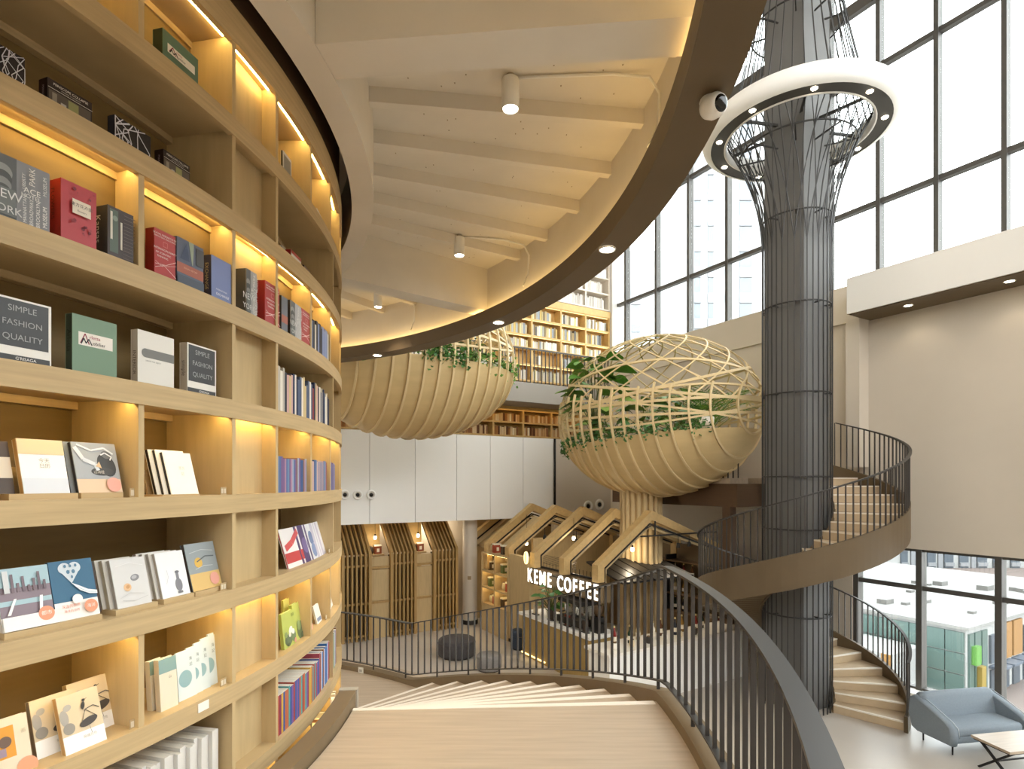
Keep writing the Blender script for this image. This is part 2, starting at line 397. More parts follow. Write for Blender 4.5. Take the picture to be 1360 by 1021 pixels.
# ================================================================== round bookcase
ZC = EYE + 2.80
RS = 4.37                       # radius of the shelf fronts
PIT = 0.4436
ZSH = {k: EYE + 1.716 - PIT * (k - 1) for k in range(0, 14)}     # top of shelf k
DEP = 0.38
T0, T1 = -44.0, 46.0
def tier_depth(k): return {1: 0.25, 3: 0.145}.get(k, DEP)     # the upper lit tiers are shallower
bc = thing('round_bookcase', 'tall curved oak bookcase with warm lit tiers wrapping the left side', 'bookcase')
n = 0
for k in range(0, 13):
    z = ZSH[k]
    MB().arc(RS - DEP, RS, z - 0.066, z, T0, T1, 1.5).build('shelf', WOOD, bc)
    MB().arc(RS - 0.028, RS, z - 0.086, z - 0.066, T0, T1, 1.5).build('front_lip', WOOD, bc)
    dk = tier_depth(k + 1)
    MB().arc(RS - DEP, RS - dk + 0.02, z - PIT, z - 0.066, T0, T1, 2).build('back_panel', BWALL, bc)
    # ledge strip at the top of every back panel
    MB().arc(RS - dk + 0.02, RS - dk + (0.055 if dk > 0.3 else 0.03), z - 0.066 - 0.03, z - 0.066, T0, T1, 2).build('ledge', WOOD, bc)
MB().arc(RS - DEP, RS, ZSH[0], ZSH[0] + 0.08, T0, T1, 1.5).build('top_board', WOOD, bc)
MB().arc(RS - 0.34, RS - 0.02, ZSH[0] + 0.08, ZC, T0, T1, 2).build('header', DBROWN, bc)
PT = 0.16        # half angle of a divider board
FULL = [-10.6, -5.75]
def divider(t, k):
    rin = RS - tier_depth(k) + 0.02
    MB().arc(rin, RS - 0.006, ZSH[k], ZSH[k - 1] - 0.066, t - PT, t + PT, 1).build('divider', WOODP, bc)
LIT = (1, 3, 5, 7, 9, 11)          # shelf index under a lit tier
for k in range(1, 13):
    ts = list(FULL)
    ts += ([-17.2, -23.6, -30, -36.5, 0.3, 6.3, 12.3, 18.3, 24.3, 30] if k in LIT else [-30, 7.6, 18, 30])
    for t in ts: divider(t, k)
    # shallow closed panel between the two full-height dividers
    MB().arc(RS - 0.12, RS - 0.085, ZSH[k], ZSH[k - 1] - 0.066, -10.44, -5.91, 1).build('closed_panel', WOODP, bc)
    if k in LIT:
        segs = [(-43, -36.8), (-36.2, -30.3), (-29.7, -23.9), (-23.3, -17.5), (-16.9, -10.9), (-10.4, -5.95), (-5.5, 0.0), (0.6, 6.0), (6.6, 12.0), (12.6, 18), (18.6, 24)]
        for a, b2 in segs:
            MB().arc(RS - 0.052, RS - 0.044, ZSH[k - 1] - 0.0695, ZSH[k - 1] - 0.0655, a, b2, 1.5).build('led_strip', LED, bc)
# clear label holders at the divider feet
HOLD = mat('clear_plastic', '#b9a27c', 0.2)
for k, t in ((5, -17.0), (6, -10.85), (7, -17.0), (7, -10.85), (5, -10.85), (6, 7.4), (7, 6.1)):
    h = thing('shelf_label_holder', 'small clear label holder at shelf %s beside the divider' % {5: 'five', 6: 'six', 7: 'seven'}[k], 'label holder', 'clear label holders')
    h['label'] = {(5, -17.0): 'clear label holder beside the two wrapped calendar books', (6, -10.85): 'clear label holder beside the grey gilded book', (7, -17.0): 'clear label holder beside the bird-and-lotus books', (7, -10.85): 'clear label holder beside the pale circle books', (5, -10.85): 'clear label holder right of the white leaning books', (6, 7.4): 'clear label holder right of the leaning magazines', (7, 6.1): 'clear label holder right of the thin leaning white books'}[(k, t)]
    c = pol(RS - 0.03, t - 0.35, ZSH[k]); M = Matrix.Translation(c) @ Matrix.Rotation(R_(t + 90), 4, 'Z')
    MB().box(-0.02, 0.02, -0.004, 0, 0, 0.035, M).build('holder', HOLD, h)
    for dx in (-0.01, 0.008): MB().box(dx - 0.006, dx + 0.006, -0.0055, -0.004, 0.006, 0.028, M).build('slip', flat('#d8cdb6'), h)
h = tag(MB().arc(RS + 0.001, RS + 0.004, ZSH[7] - 0.05, ZSH[7] - 0.012, -13.7, -12.9, 0.5).build('price_tag', flat('#f2ede2')), 'white price tag on the shelf edge under the circle books', 'tag')

# ================================================================== landing, steps, railing
RO = 6.62                       # outer edge of the stair
TS, DT, RISE = 3.6, 4.9, 0.16
NST = 10
lm = struct('floor_landing')
b = MB(); b.arc(4.56, RO, -0.16, 0.0, -62, TS, 2); b.build('landing_deck', FLOORW, lm)
MB().arc(4.5, RO, -0.5, -0.16, -62, TS, 2).build('landing_soffit', CURB, lm)
MB().arc(4.56, RO - 0.04, -0.012, 0.004, TS - 0.45, TS + 0.03, 0.3).build('nosing', NOSE, lm)
st = struct('floor_stair')
for i in range(1, NST):
    a, b2 = TS + DT * (i - 1), TS + DT * i
    z = -RISE * i
    td = MB().arc(4.44, RO, z - RISE, z, a - 0.2, b2, 1.0).build('tread', FLOORW, st)
    MB().arc(4.44, RO - 0.03, z - 0.012, z + 0.004, b2 - 0.42, b2 + 0.05, 0.5).build('nosing', NOSE, td)
MF = -RISE * NST
mf = struct('floor_middle')
MB().arc(2.0, RO + 0.45, MF - 0.3, MF, TS + DT * (NST - 1), 120, 2).build('deck', FLOORW, mf)
# stringer / curb on both sides
def zst(t):
    if t <= TS: return 0.0
    if t >= TS + DT * NST: return MF
    return -RISE * (t - TS) / DT
cb = struct('trim_4')
MB().arc(RO - 0.02, RO + 0.13, -0.42, 0.07, -62, 120, 1.2, zf=zst).build('outer_stringer', CURB, cb)
MB().arc(4.44, 4.55, -0.25, 0.075, -62, 5.2, 1.5).build('inner_curb', CURB, cb)
MB().arc(4.435, 4.56, -0.25, 0.08, 5.2, 5.9, 1).build('curb_end', flat('#b3ab9c'), cb)
so = thing('floor_socket', 'small white socket plate on the curb at the foot of the stairs', 'socket')
M = Matrix.Translation(pol(RO - 0.022, 61.5, MF + 0.02)) @ Matrix.Rotation(R_(61.5 - 90), 4, 'Z')
MB().box(-0.05, 0.05, -0.012, 0, -0.03, 0.07, M).build('plate', flat('#e8e4da'), so)
MB().box(-0.03, 0.03, -0.014, -0.012, 0.0, 0.04, M).build('insert', flat('#b8b2a6'), so)
rl = thing('stair_railing', 'dark metal railing with flat handrail sweeping along the wooden stair', 'railing')
RR = 6.66
def zr(t): return zst(t - 0.0)
RB = [t for t in range(-40, 116)]
MB().arc(RR - 0.032, RR + 0.032, 0.918, 0.932, -46, 115, 1.0, zf=zr).build('handrail', RAILM, rl)
MB().arc(RR - 0.02, RR + 0.02, 0.13, 0.142, -46, 115, 1.0, zf=zr).build('bottom_rail', RAILM, rl)
t = -44.0; i = 0
bm_s = {}
while t < 100:
    p = pol(RR, t, zr(t)); M = Matrix.Translation(p) @ Matrix.Rotation(R_(t), 4, 'Z')
    post = (i % 5 == 0)
    if post not in bm_s:
        o = MB().box(-0.0105, 0.0105, -0.0065, 0.0065, 0.02 if post else 0.135, 0.92).build('post' if post else 'baluster', BALM, rl, M); bm_s[post] = o.data
    else: link('post' if post else 'baluster', bm_s[post], rl, M)
    t += 1.22; i += 1

# ================================================================== round ceiling over the stair
ce = struct('ceiling_round')
MB().arc(4.3, 6.7, ZC, ZC + 0.35, -60, 110, 2).build('slab', CEIL, ce)
MB().arc(6.64, 6.74, EYE + 2.2, ZC + 0.3, -60, 110, 1.5).build('rim_wall', CEIL, ce)
MB().arc(6.5, 6.76, EYE + 2.02, EYE + 2.2, -60, 110, 1.0).build('fascia_ring', BROWN, ce)
MB().arc(6.74, 6.76, EYE + 2.27, EYE + 3.4, -60, 110, 1.5).build('outer_fascia', BROWN, ce)
MB().arc(6.55, 6.60, EYE + 2.2, EYE + 2.215, -60, 110, 1.5).build('cove_light', mat('led_cove', '#ffcf70', emit=5, ecol=(1.0, 0.68, 0.26)), ce)
MB().arc(4.45, 4.62, EYE + 2.25, ZC + 0.1, -60, 30, 1.5).build('inner_soffit', CEIL, ce)
MB().arc(4.45, 4.62, EYE + 2.25, ZC + 0.1, 30, 110, 1.5).build('inner_soffit', CEIL, ce)
def radial(t, R0, R1, z0, z1, hw, name):
    a = R_(t); d = Vector((math.cos(a), math.sin(a), 0)); s = Vector((-d.y, d.x, 0)) * hw
    q = [DC + d * R0 - s, DC + d * R1 - s, DC + d * R1 + s, DC + d * R0 + s]
    MB().hexa([Vector((p.x, p.y, z)) for z in (z0, z1) for p in q]).build(name, CEIL, ce)
for t in (0.8, 7.2, 13.4, 19.5, 25.7, 31.2, 45.5, 51.6, 57.7, 63.8, 70, 76): radial(t, 4.6, 6.66, EYE + 2.69, ZC, 0.035, 'rib')
for t in (-5.3, 38.5, -50): radial(t, 4.62, 6.66, EYE + 2.252, ZC, 0.13, 'main_beam')
radial(-12, 4.4, 6.62, EYE + 2.6, ZC, 0.05, 'rib')
# ceiling panel joints and small screw dots
dots = MB(); rnd = random.Random(3)
for _ in range(130):
    R, t = rnd.uniform(4.65, 6.5), rnd.uniform(-3, 36)
    c = pol(R, t, ZC - 0.002); dots.box(c.x - 0.004, c.x + 0.004, c.y - 0.006, c.y + 0.006, c.z, c.z + 0.003)
tag(dots.build('screw_heads', flat('#9b8a70'), ce), kind='stuff')
# cylinder spot lights with surface conduit
def ceiling_lamp(px, d, label, t_c):
    p = Vector(((px - 680) / 760.0 * d, d, ZC))
    t = thing('cylinder_lamp', label, 'lamp', 'white cylinder lamps under the round ceiling'); t.location = p
    MB().lathe([(0.0, -0.03), (0.03, -0.03), (0.03, 0.0)], n=12).build('mount', flat('#b9b0a0'), t)
    MB().lathe([(0.0, -0.03), (0.058, -0.03), (0.06, -0.04), (0.06, -0.235), (0.052, -0.235), (0.050, -0.22)], n=24).build('housing', WALLW, t)
    MB().lathe([(0.0, -0.226), (0.051, -0.226)], n=24).build('lens', mat('lamp_bright', '#fff5e0', emit=30, ecol=(1, 0.92, 0.74)), t)
    s = spot('lamp_beam', (0, 0, -0.25), 45, 95, parent=t); s.rotation_euler = (0, 0, 0)
    R0 = math.hypot(p.x - DC.x, p.y - DC.y); a0 = math.degrees(math.atan2(p.y - DC.y, p.x - DC.x))
    pts = [pol(R0 + 0.03, a0, ZC - 0.015), pol((R0 + 6.3) / 2, a0 + t_c * 0.4, ZC - 0.015), pol(6.3, a0 + t_c * 0.8, ZC - 0.015), pol(6.55, a0 + t_c, ZC - 0.04), pol(6.62, a0 + t_c, ZC - 0.15), pol(6.61, a0 + t_c, ZC - 0.36), pol(6.54, a0 + t_c, ZC - 0.52)]
    c = MB().tube(pts, 0.011, 6).build('conduit_cable', WALLW); c.parent = t; c.matrix_parent_inverse = Matrix.Translation(-p)
ceiling_lamp(678, 3.94, 'white cylinder lamp nearest on the round ceiling', -1.0)
ceiling_lamp(610, 6.49, 'white cylinder lamp beside the deep ceiling beam', -2.0)
ceiling_lamp(502, 8.4, 'small white cylinder lamp farthest along the round ceiling', -2.0)
# downlights in the fascia ring
for i, (px, py) in enumerate(((810, 331), (663, 428), (503, 472))):
    d = 2.02 * 760 / (640 - py); c = Vector(((px - 680) / 760 * d, d, EYE + 2.015))
    a = math.atan2(c.y - DC.y, c.x - DC.x); c = Vector((DC.x + 6.59 * math.cos(a), DC.y + 6.59 * math.sin(a), EYE + 2.018))
    t = thing('ring_downlight', ['round downlight in the brown ring nearest the mesh column', 'round downlight in the brown ring above the right end of the left pod', 'round downlight in the brown ring beside the bookcase'][i], 'downlight', 'downlights in the brown ceiling ring')
    MB().lathe([(0.075, 0.0), (0.075, -0.008), (0.062, -0.008), (0.06, 0)], c, 20).build('bezel', WALLW, t)
    MB().lathe([(0.0, -0.004), (0.062, -0.004)], c, 20).build('lens', mat('lamp_bright', '#fff5e0', emit=30, ecol=(1, 0.92, 0.74)), t)
    spot('downlight_beam', c - Vector((0, 0, 0.02)), 30, 100, tgt=c - Vector((0, 0, 1)), parent=t)
# security camera on the ring
sc_ = thing('security_camera', 'white turret security camera hanging from the brown ceiling ring', 'security camera')
c = pol(6.68, -4.0, EYE + 2.02); c = Vector((1.045, 3.02, EYE + 2.02)); sc_.location = c
MB().lathe([(0, 0.0), (0.05, 0.0), (0.055, -0.015), (0.045, -0.05), (0.02, -0.07)], n=20).build('base', WALLW, sc_)
M = Matrix.Translation((0.0, -0.02, -0.055)) @ Euler((R_(105), 0, R_(25))).to_matrix().to_4x4()
MB().lathe([(0, 0.075), (0.045, 0.07), (0.06, 0.045), (0.062, 0.0), (0.05, -0.035), (0, -0.05)], n=24).build('housing', WALLW, sc_, M)
MB().lathe([(0, 0.083), (0.025, 0.081), (0.038, 0.076), (0.042, 0.07)], n=20).build('lens', flat('#15140f', 0.1), sc_, M)
# ================================================================== mesh column
CX, CY = 5.27, 10.6
CC = Vector((CX, CY, 0))
co = thing('mesh_column', 'dark concrete column wrapped in a flaring cage of thin vertical rods', 'column')
s = 0.39
M = Matrix.Translation(CC) @ Matrix.Rotation(ANG, 4, 'Z')
MB().box(-s, s, -s, s, GF, EYE + 13.2, M).build('core', CONC, co)
def cage_r(z):          # z above eye
    if z < 4.3: return 0.585
    if z < 6.5:
        q = (z - 4.3) / 2.2; return 0.585 + 0.62 * (q ** 2.0)
    if z < 9.6:
        q = (z - 6.5) / 3.1; return 1.205 - 0.56 * (1 - (1 - q) ** 1.4)
    return 0.645
RODM = mat('rod_metal', '#3f3e3d', 0.45, metal=0.4)
zz = [GF - EYE, 0, 2, 4.3] + [4.3 + 0.22 * i for i in range(1, 11)] + [6.5 + 0.31 * i for i in range(1, 11)] + [10.5, 11.7]
proto = MB().tube([(cage_r(z), 0, EYE + z) for z in zz], 0.011, 4).build('rod', RODM, co); proto.location = CC
NR = 36
for i in range(1, NR):
    o = link('rod', proto.data, co); o.location = CC; o.rotation_euler = (0, 0, 2 * PI * i / NR)
for i in range(NR // 2):    # crossing rods of the flare
    for sg in (1, -1):
        a0 = 2 * PI * i / (NR // 2); pts = []
        for k in range(13):
            z = 4.3 + 2.2 * k / 12; a = a0 + sg * R_(26) * k / 12; pts.append((CX + cage_r(z) * math.cos(a), CY + cage_r(z) * math.sin(a), EYE + z))
        MB().tube(pts, 0.010, 4).build('cross_rod', RODM, co)
for z in (-2.4, -0.85, 0.1, 1.6, 3.2, 4.8, 6.1, 8.4):
    r = cage_r(z) - 0.012
    MB().tube([(CX + r * math.cos(2 * PI * k / 48), CY + r * math.sin(2 * PI * k / 48), EYE + z) for k in range(48)], 0.016, 5, closed=True).build('hoop', RODM, co)
    for k in range(8):
        a = 2 * PI * k / 8 + 0.3; q = 0.42
        MB().tube([(CX + q * math.cos(a), CY + q * math.sin(a), EYE + z), (CX + r * math.cos(a), CY + r * math.sin(a), EYE + z)], 0.016, 4).build('bracket', RODM, co)
for k in range(6):
    a = 2 * PI * k / 6 + 0.2
    MB().tube([(CX + 0.4 * math.cos(a), CY + 0.4 * math.sin(a), EYE + 6.55), (CX + 1.25 * math.cos(a), CY + 1.25 * math.sin(a), EYE + 6.55)], 0.03, 4).build('ring_arm', RODM, co)
rg = thing('halo_ring', 'white ring with dark underside and small lamps around the column head', 'ring light')
zr_ = EYE + 6.36
MB().lathe([(1.50, 0.0), (1.57, 0.02), (1.64, 0.08), (1.66, 0.15), (1.66, 0.26), (1.62, 0.30), (1.25, 0.30), (1.23, 0.28), (1.23, 0.0), (1.265, -0.005), (1.265, 0.02)], (CX, CY, zr_), 64).build('white_shell', WALLW, rg)
MB().lathe([(1.265, 0.012), (1.50, 0.012)], (CX, CY, zr_), 64).build('dark_underside', flat('#45423e'), rg)
for k in range(9):
    a = 2 * PI * k / 9 + 0.25; c = Vector((CX + 1.385 * math.cos(a), CY + 1.385 * math.sin(a), zr_))
    MB().lathe([(0.0, 0.0), (0.045, 0.0), (0.055, 0.012)], c, 12).build('lamp', LAMPW, rg)
    spot('lamp_beam', c - Vector((0, 0, 0.02)), 25, 90, tgt=c - Vector((0, 0, 1)), parent=rg)

# ================================================================== spiral stair
ZB = GF
SLOPE = 0.0094
def hz(t): return ZB + SLOPE * (t + 45)
def cp(R, t, z):
    a = R_(t); return Vector((CX + R * math.cos(a), CY + R * math.sin(a), z))
sp = thing('spiral_stair', 'brown spiral staircase winding around the mesh column', 'staircase')
RSP = 1.68
ns = 27; da = 445.0 / ns
TREAD = mat('spiral_tread', '#c2ad8f', 0.45, var=0.06, scale=(6, 6, 6))
TNOSE = mat('spiral_nosing', '#ece4d6', 0.45)
SP_T1 = -45 + ns * da
for i in range(ns):
    a = -45 + da * i; z = ZB + SLOPE * da * (i + 1)
    m = MB(); rings = []
    for k in range(5):
        t = a + (da + 1.0) * k / 4; rings.append([cp(0.62, t, z - 0.15), cp(RSP, t, z - 0.15), cp(RSP, t, z), cp(0.62, t, z)])
    td = m.sweep(rings).build('tread', TREAD, sp)
    m = MB(); m.sweep([[cp(0.62, t, z - 0.02), cp(RSP - 0.02, t, z - 0.02), cp(RSP - 0.02, t, z + 0.003), cp(0.62, t, z + 0.003)] for t in (a - 0.5, a + 1.4)]).build('nosing', TNOSE, td)
def helix(R0, R1, d0, d1, t0, t1, step=5):
    n = int((t1 - t0) / step) + 1; rings = []
    for i in range(n + 1):
        t = t0 + (t1 - t0) * i / n; z = max(hz(t), ZB + 0.0)
        rings.append([cp(R0, t, max(z + d0, ZB)), cp(R1, t, max(z + d0, ZB)), cp(R1, t, z + d1), cp(R0, t, z + d1)])
    return MB().sweep(rings, smooth=False)
o = helix(RSP, RSP + 0.06, -0.30, 0.26, -47, SP_T1, 4); o.build('outer_stringer', BROWN, sp)
helix(0.6, RSP + 0.01, -0.22, -0.18, -20, SP_T1, 6).build('soffit', BROWN, sp)
helix(0.59, 0.63, -0.25, 0.05, -45, SP_T1, 6).build('inner_stringer', BROWN, sp)
for rr in (RSP + 0.03,):
    pts = [cp(rr, t, hz(t) + 1.13) for t in range(-45, int(SP_T1) + 1, 4)]
    rings = [[p + Vector((0, 0, -0.012)), p + Vector((0, 0, -0.012)) + (p - cp(0, 0, p.z)).normalized() * 0.045, p + Vector((0, 0, 0.012)) + (p - cp(0, 0, p.z)).normalized() * 0.045, p + Vector((0, 0, 0.012))] for p in pts]
    MB().sweep(rings).build('handrail', RAILM, sp)
bal = None; t = -45.0
while t < SP_T1:
    M = Matrix.Translation(cp(RSP + 0.04, t, hz(t))) @ Matrix.Rotation(R_(t), 4, 'Z')
    if bal is None: bal = MB().box(-0.012, 0.012, -0.007, 0.007, 0.2, 1.13).build('baluster', BALM, sp, M).data
    else: link('baluster', bal, sp, M)
    t += 3.9
# bridge landing along the window wall from the stair head to the pod
br = struct('floor_bridge')
zt = hz(SP_T1)
MB().rbox(10.3, RWALL, 8.2, 12.0, zt - 0.12, zt).build('deck', FLOORW, br)
MB().rbox(10.9, RWALL, 6.7, 8.2, zt - 0.12, zt).build('deck', FLOORW, br)
MB().rbox(10.28, RWALL, 8.0, 12.0, zt - 0.62, zt - 0.12).build('beam', DBROWN, br)
MB().rbox(10.3, 10.5, 8.2, 8.4, GF, zt - 0.6).build('prop', DBROWN, br)
b1 = thing('bridge_railing', 'short dark railing between the column and the wicker pod', 'railing')
MB().rbox(10.32, 10.36, 8.0, 10.0, zt + 0.95, zt + 0.99).build('top_rail', BALM, b1)
w = 8.02; d0 = None
while w < 10.0:
    if d0 is None: d0 = MB().rbox(-0.01, 0.01, -0.01, 0.01, 0, 0.97).build('baluster', BALM, b1); d0.location = room(10.34, w, zt)
    else: c = d0.copy(); COL.objects.link(c); c.location = room(10.34, w, zt)
    w += 0.13
# ================================================================== woven pods with plants
GREENS = [mat('leaf_deep', '#47763a', 0.45, var=0.25, scale=(9, 9, 9)), mat('leaf_mid', '#64943f', 0.45, var=0.25, scale=(9, 9, 9)), mat('leaf_light', '#92ad55', 0.5, var=0.2, scale=(9, 9, 9))]
def pod(name, label, C, psi, a, b, zrim, tilt, top, lattice_top, nh=15):
    """C centre, psi axis direction, a long half axis, b radius; rim plane at C.z+zrim+tilt*s"""
    t = thing(name, label, 'pod'); t.location = C; t.rotation_euler = (0, 0, psi)
    def P(s, ph, k=1.0):       # s along the axis -1..1, ph angle about the axis from -z
        r = b * math.sqrt(max(0, 1 - s * s)) * k
        return Vector((a * s * (k if abs(s) > 0.98 else 1), r * math.sin(ph), -r * math.cos(ph)))
    def rim(s): return zrim + tilt * s * a
    def phi_at(s, z):          # angle where the section reaches height z
        r = b * math.sqrt(max(1e-6, 1 - s * s)); q = max(-1, min(1, -z / r)); return math.acos(q)
    # solid shell below the rim
    rows = []
    S = [-math.cos(PI * i / 40) for i in range(1, 40)]
    S = [s for s in S if abs(rim(s)) < b * math.sqrt(1 - s * s) * 0.995]
    for s in S:
        pm = phi_at(s, rim(s)); rows.append([P(s, -pm + 2 * pm * j / 28) for j in range(29)])
    m = MB(); m.quad_grid(rows, smooth=True)
    m.face([r[0] for r in rows] + [r[-1] for r in reversed(rows)])        # planting deck just inside the rim
    for rr, rev in ((rows[0], True), (rows[-1], False)): m.face(list(reversed(rr)) if rev else rr)
    m.build('shell', PODW, t)
    # hoops
    for i in range(nh):
        s = -0.955 + 1.91 * i / (nh - 1)
        zt = top + 0.05 * math.sin(i * 1.7)
        pm = phi_at(s, min(zt, 0.9 * b * math.sqrt(1 - s * s)))
        n = 36; pts = [P(s, -pm + 2 * pm * j / n, 1.012) for j in range(n + 1)]
        nr = [Vector((s * b / a, p.y / b, p.z / b)) for p in pts]
        MB().strip(pts, nr, 0.02, 0.026).build('hoop', PODR, t)
    # horizontal and slanting bands
    def band(zf, w, nm='band', nseg=60, k=1.0, l0=0.0, l1=2 * PI):
        pts = []; nr = []
        for j in range(nseg + 1):
            l = l0 + (l1 - l0) * j / nseg; z = zf(l)
            q = math.sqrt(max(0.01, 1 - (z / b) ** 2)); p = Vector((a * q * math.cos(l) * k, b * q * math.sin(l) * k, z)); pts.append(p); nr.append((p.x / a / a, p.y / b / b, p.z / b / b))
        MB().strip(pts, nr, w, 0.012).build(nm, PODR, t)
    h = top - zrim
    for k, q in enumerate((0.46, 0.72)): band(lambda l, q=q, k=k: zrim + h * q + 0.04 * math.sin(2 * l + k), 0.026)
    for k in range(3):
        band(lambda l, k=k: zrim + h * (0.6 + 0.38 * math.sin(l + k * 2.1)), 0.02)
    for k in range(3): band(lambda l, k=k: zrim + h * (1.12 + 0.42 * math.sin(l + 0.6 + k * 2.1)), 0.028)
    if lattice_top:
        b0 = math.asin(min(0.9, (zrim + h * 0.7) / b)); n = 16
        for i in range(n):
            for sg in (1, -1):
                pts = []; nr = []
                for j in range(19):
                    be = b0 + (R_(86) - b0) * j / 18; l = 2 * PI * i / n + sg * R_(95) * j / 18
                    p = Vector((a * math.cos(be) * math.cos(l), b * math.cos(be) * math.sin(l), b * math.sin(be))); pts.append(p); nr.append((p.x / a / a, p.y / b / b, p.z / b / b))
                MB().strip(pts, nr, 0.015, 0.01).build('lattice_strip', PODR, t)
        band(lambda l: b * math.sin(R_(86)), 0.02)
    return t
P1 = Vector((3.34, 13.5, EYE + 1.54)); PSI1 = R_(-51)
pod('plant_pod', 'egg-shaped oak pod of hoops and woven strips full of plants on a fluted column', P1, PSI1, 2.55, 1.86, -0.62, 0.07, 0.42, True, 17)
P2 = Vector((-2.15, 12.0, EYE + 2.55)); PSI2 = ANG
pod('plant_pod', 'oak hooped pod hanging below the brown ceiling ring', P2, PSI2, 2.4, 1.62, -0.22, 0.0, 1.0, True, 17)
hg = thing('pod_hanger', 'steel rods holding the left pod from above', 'hanger')
for sx in (-1.0, 1.0):
    p = P2 + Vector((sx * CA, sx * SA, 1.3)); MB().tube([p, Vector((p.x, p.y, EYE + 13.2))], 0.02, 6).build('rod', BALM, hg)
# fluted column under the right pod
fc = thing('fluted_column', 'fluted pale wood column carrying the plant pod', 'column')
pc = Vector((3.05, 13.55, 0)); fc.location = pc
MB().lathe([(0.44, GF), (0.44, EYE - 0.1)], n=28).build('core', SLATW, fc)
fl = None
for i in range(20):
    a = 2 * PI * i / 20; M = Matrix.Rotation(a, 4, 'Z')
    if fl is None: fl = MB().lathe([(0.058, GF), (0.058, EYE - 0.1)], (0.44, 0, 0), 10, a0=-110, a1=110).build('flute', WOODP, fc, M).data
    else: link('flute', fl, fc, M)
# ---- plants
def leaf_mesh(L, W, kind=0):
    m = MB(); n = 6
    rows = []
    for i in range(n + 1):
        q = i / n; w = W * math.sin(PI * min(1, q * 0.93 + 0.05)) ** (0.8 if kind == 0 else 1.2); dz = -0.25 * L * q * q
        rows.append([(-w, L * q, dz + 0.25 * w), (0, L * q, dz), (w, L * q, dz + 0.25 * w)])
    m.quad_grid(rows); return m
def place(m, M, M2): return M
_leafd = {}
def leafdata(L, W, kind, gi):
    k = (L, W, kind, gi)
    if k not in _leafd:
        m = leaf_mesh(L, W, kind); me = bpy.data.meshes.new('leaf'); me.from_pydata([tuple(v) for v in m.v], [], m.f); me.polygons.foreach_set('use_smooth', m.sm); me.materials.append(GREENS[gi]); me.update(); _leafd[k] = me
    return _leafd[k]
def bushy(label, base, n, hgt, L, W, spread, gi, group, seed, kind=0, droop=0.6, name='pot_plant', pot=None):
    rnd = random.Random(seed); t = empty(name, base, rnd.uniform(0, 6), label, 'plant', group)
    if pot: MB().lathe([(0, 0), (pot * 0.8, 0), (pot, pot * 1.7), (pot * 0.9, pot * 1.7), (pot * 0.85, pot * 1.5), (0, pot * 1.5)], n=16).build('pot', flat('#e9e4da'), t)
    stems = MB()
    for i in range(n):
        a = 2.4 * i + rnd.uniform(-.4, .4); q = (i + 1) / n; tilt = rnd.uniform(0.3, 1.1) * droop
        top = Vector((spread * math.cos(a) * rnd.uniform(.3, 1) * (1.1 - q * 0.6), spread * math.sin(a) * rnd.uniform(.3, 1) * (1.1 - q * 0.6), hgt * (0.35 + 0.65 * q)))
        stems.tube([(0, 0, 0.05), (top.x * .3, top.y * .3, top.z * .6), top], 0.008, 4)
        s = rnd.choice((0.8, 1.0, 1.15))
        M = Matrix.Translation(top) @ Matrix.Rotation(a - PI / 2, 4, 'Z') @ Matrix.Rotation(0.5 - tilt, 4, 'X') @ Matrix.Rotation(rnd.uniform(-.5, .5), 4, 'Y') @ Matrix.Scale(s, 4)
        link('leaf', leafdata(L, W, kind, gi if rnd.random() < 0.75 else (gi + 1) % 3), t, M)
    stems.build('stem', mat('stem_green', '#5d6b3a', 0.6), t)
    return t
def palm(label, base, nf, L, gi, seed, group):
    rnd = random.Random(seed); t = empty('palm_plant', base, 0, label, 'plant', group)
    for i in range(nf):
        a = 2.4 * i + rnd.uniform(-.3, .3); el = rnd.uniform(0.75, 1.45); m = MB(); pts = []
        for k in range(9):
            q = k / 8; r = L * (q * math.cos(el) + 0.25 * q * q); z = L * (q * math.sin(el) - 0.35 * q * q * q)
            pts.append(Vector((r * math.cos(a), r * math.sin(a), z)))
        m.tube(pts, 0.006, 3)
        for k in range(2, 9):
            p = pts[k]; d = (pts[k] - pts[k - 1]).normalized(); sd = d.cross(Vector((0, 0, 1))).normalized(); ll = L * 0.22 * math.sin(PI * (k + 1) / 10.5)
            for sg in (1, -1):
                for off in (0, -0.5):
                    q0 = p + (pts[k] - pts[k - 1]) * off; e = q0 + (sd * sg * 0.8 + d * 0.75 + Vector((0, 0, -0.12))) * ll; mid = (q0 + e) / 2; wv = d * 0.011
                    m.face([q0, mid - wv, e, mid + wv])
        m.build('frond', GREENS[gi], t)
    return t
def axis_pt(C, psi, x, y, z): return C + Vector((x * math.cos(psi) - y * math.sin(psi), x * math.sin(psi) + y * math.cos(psi), z))
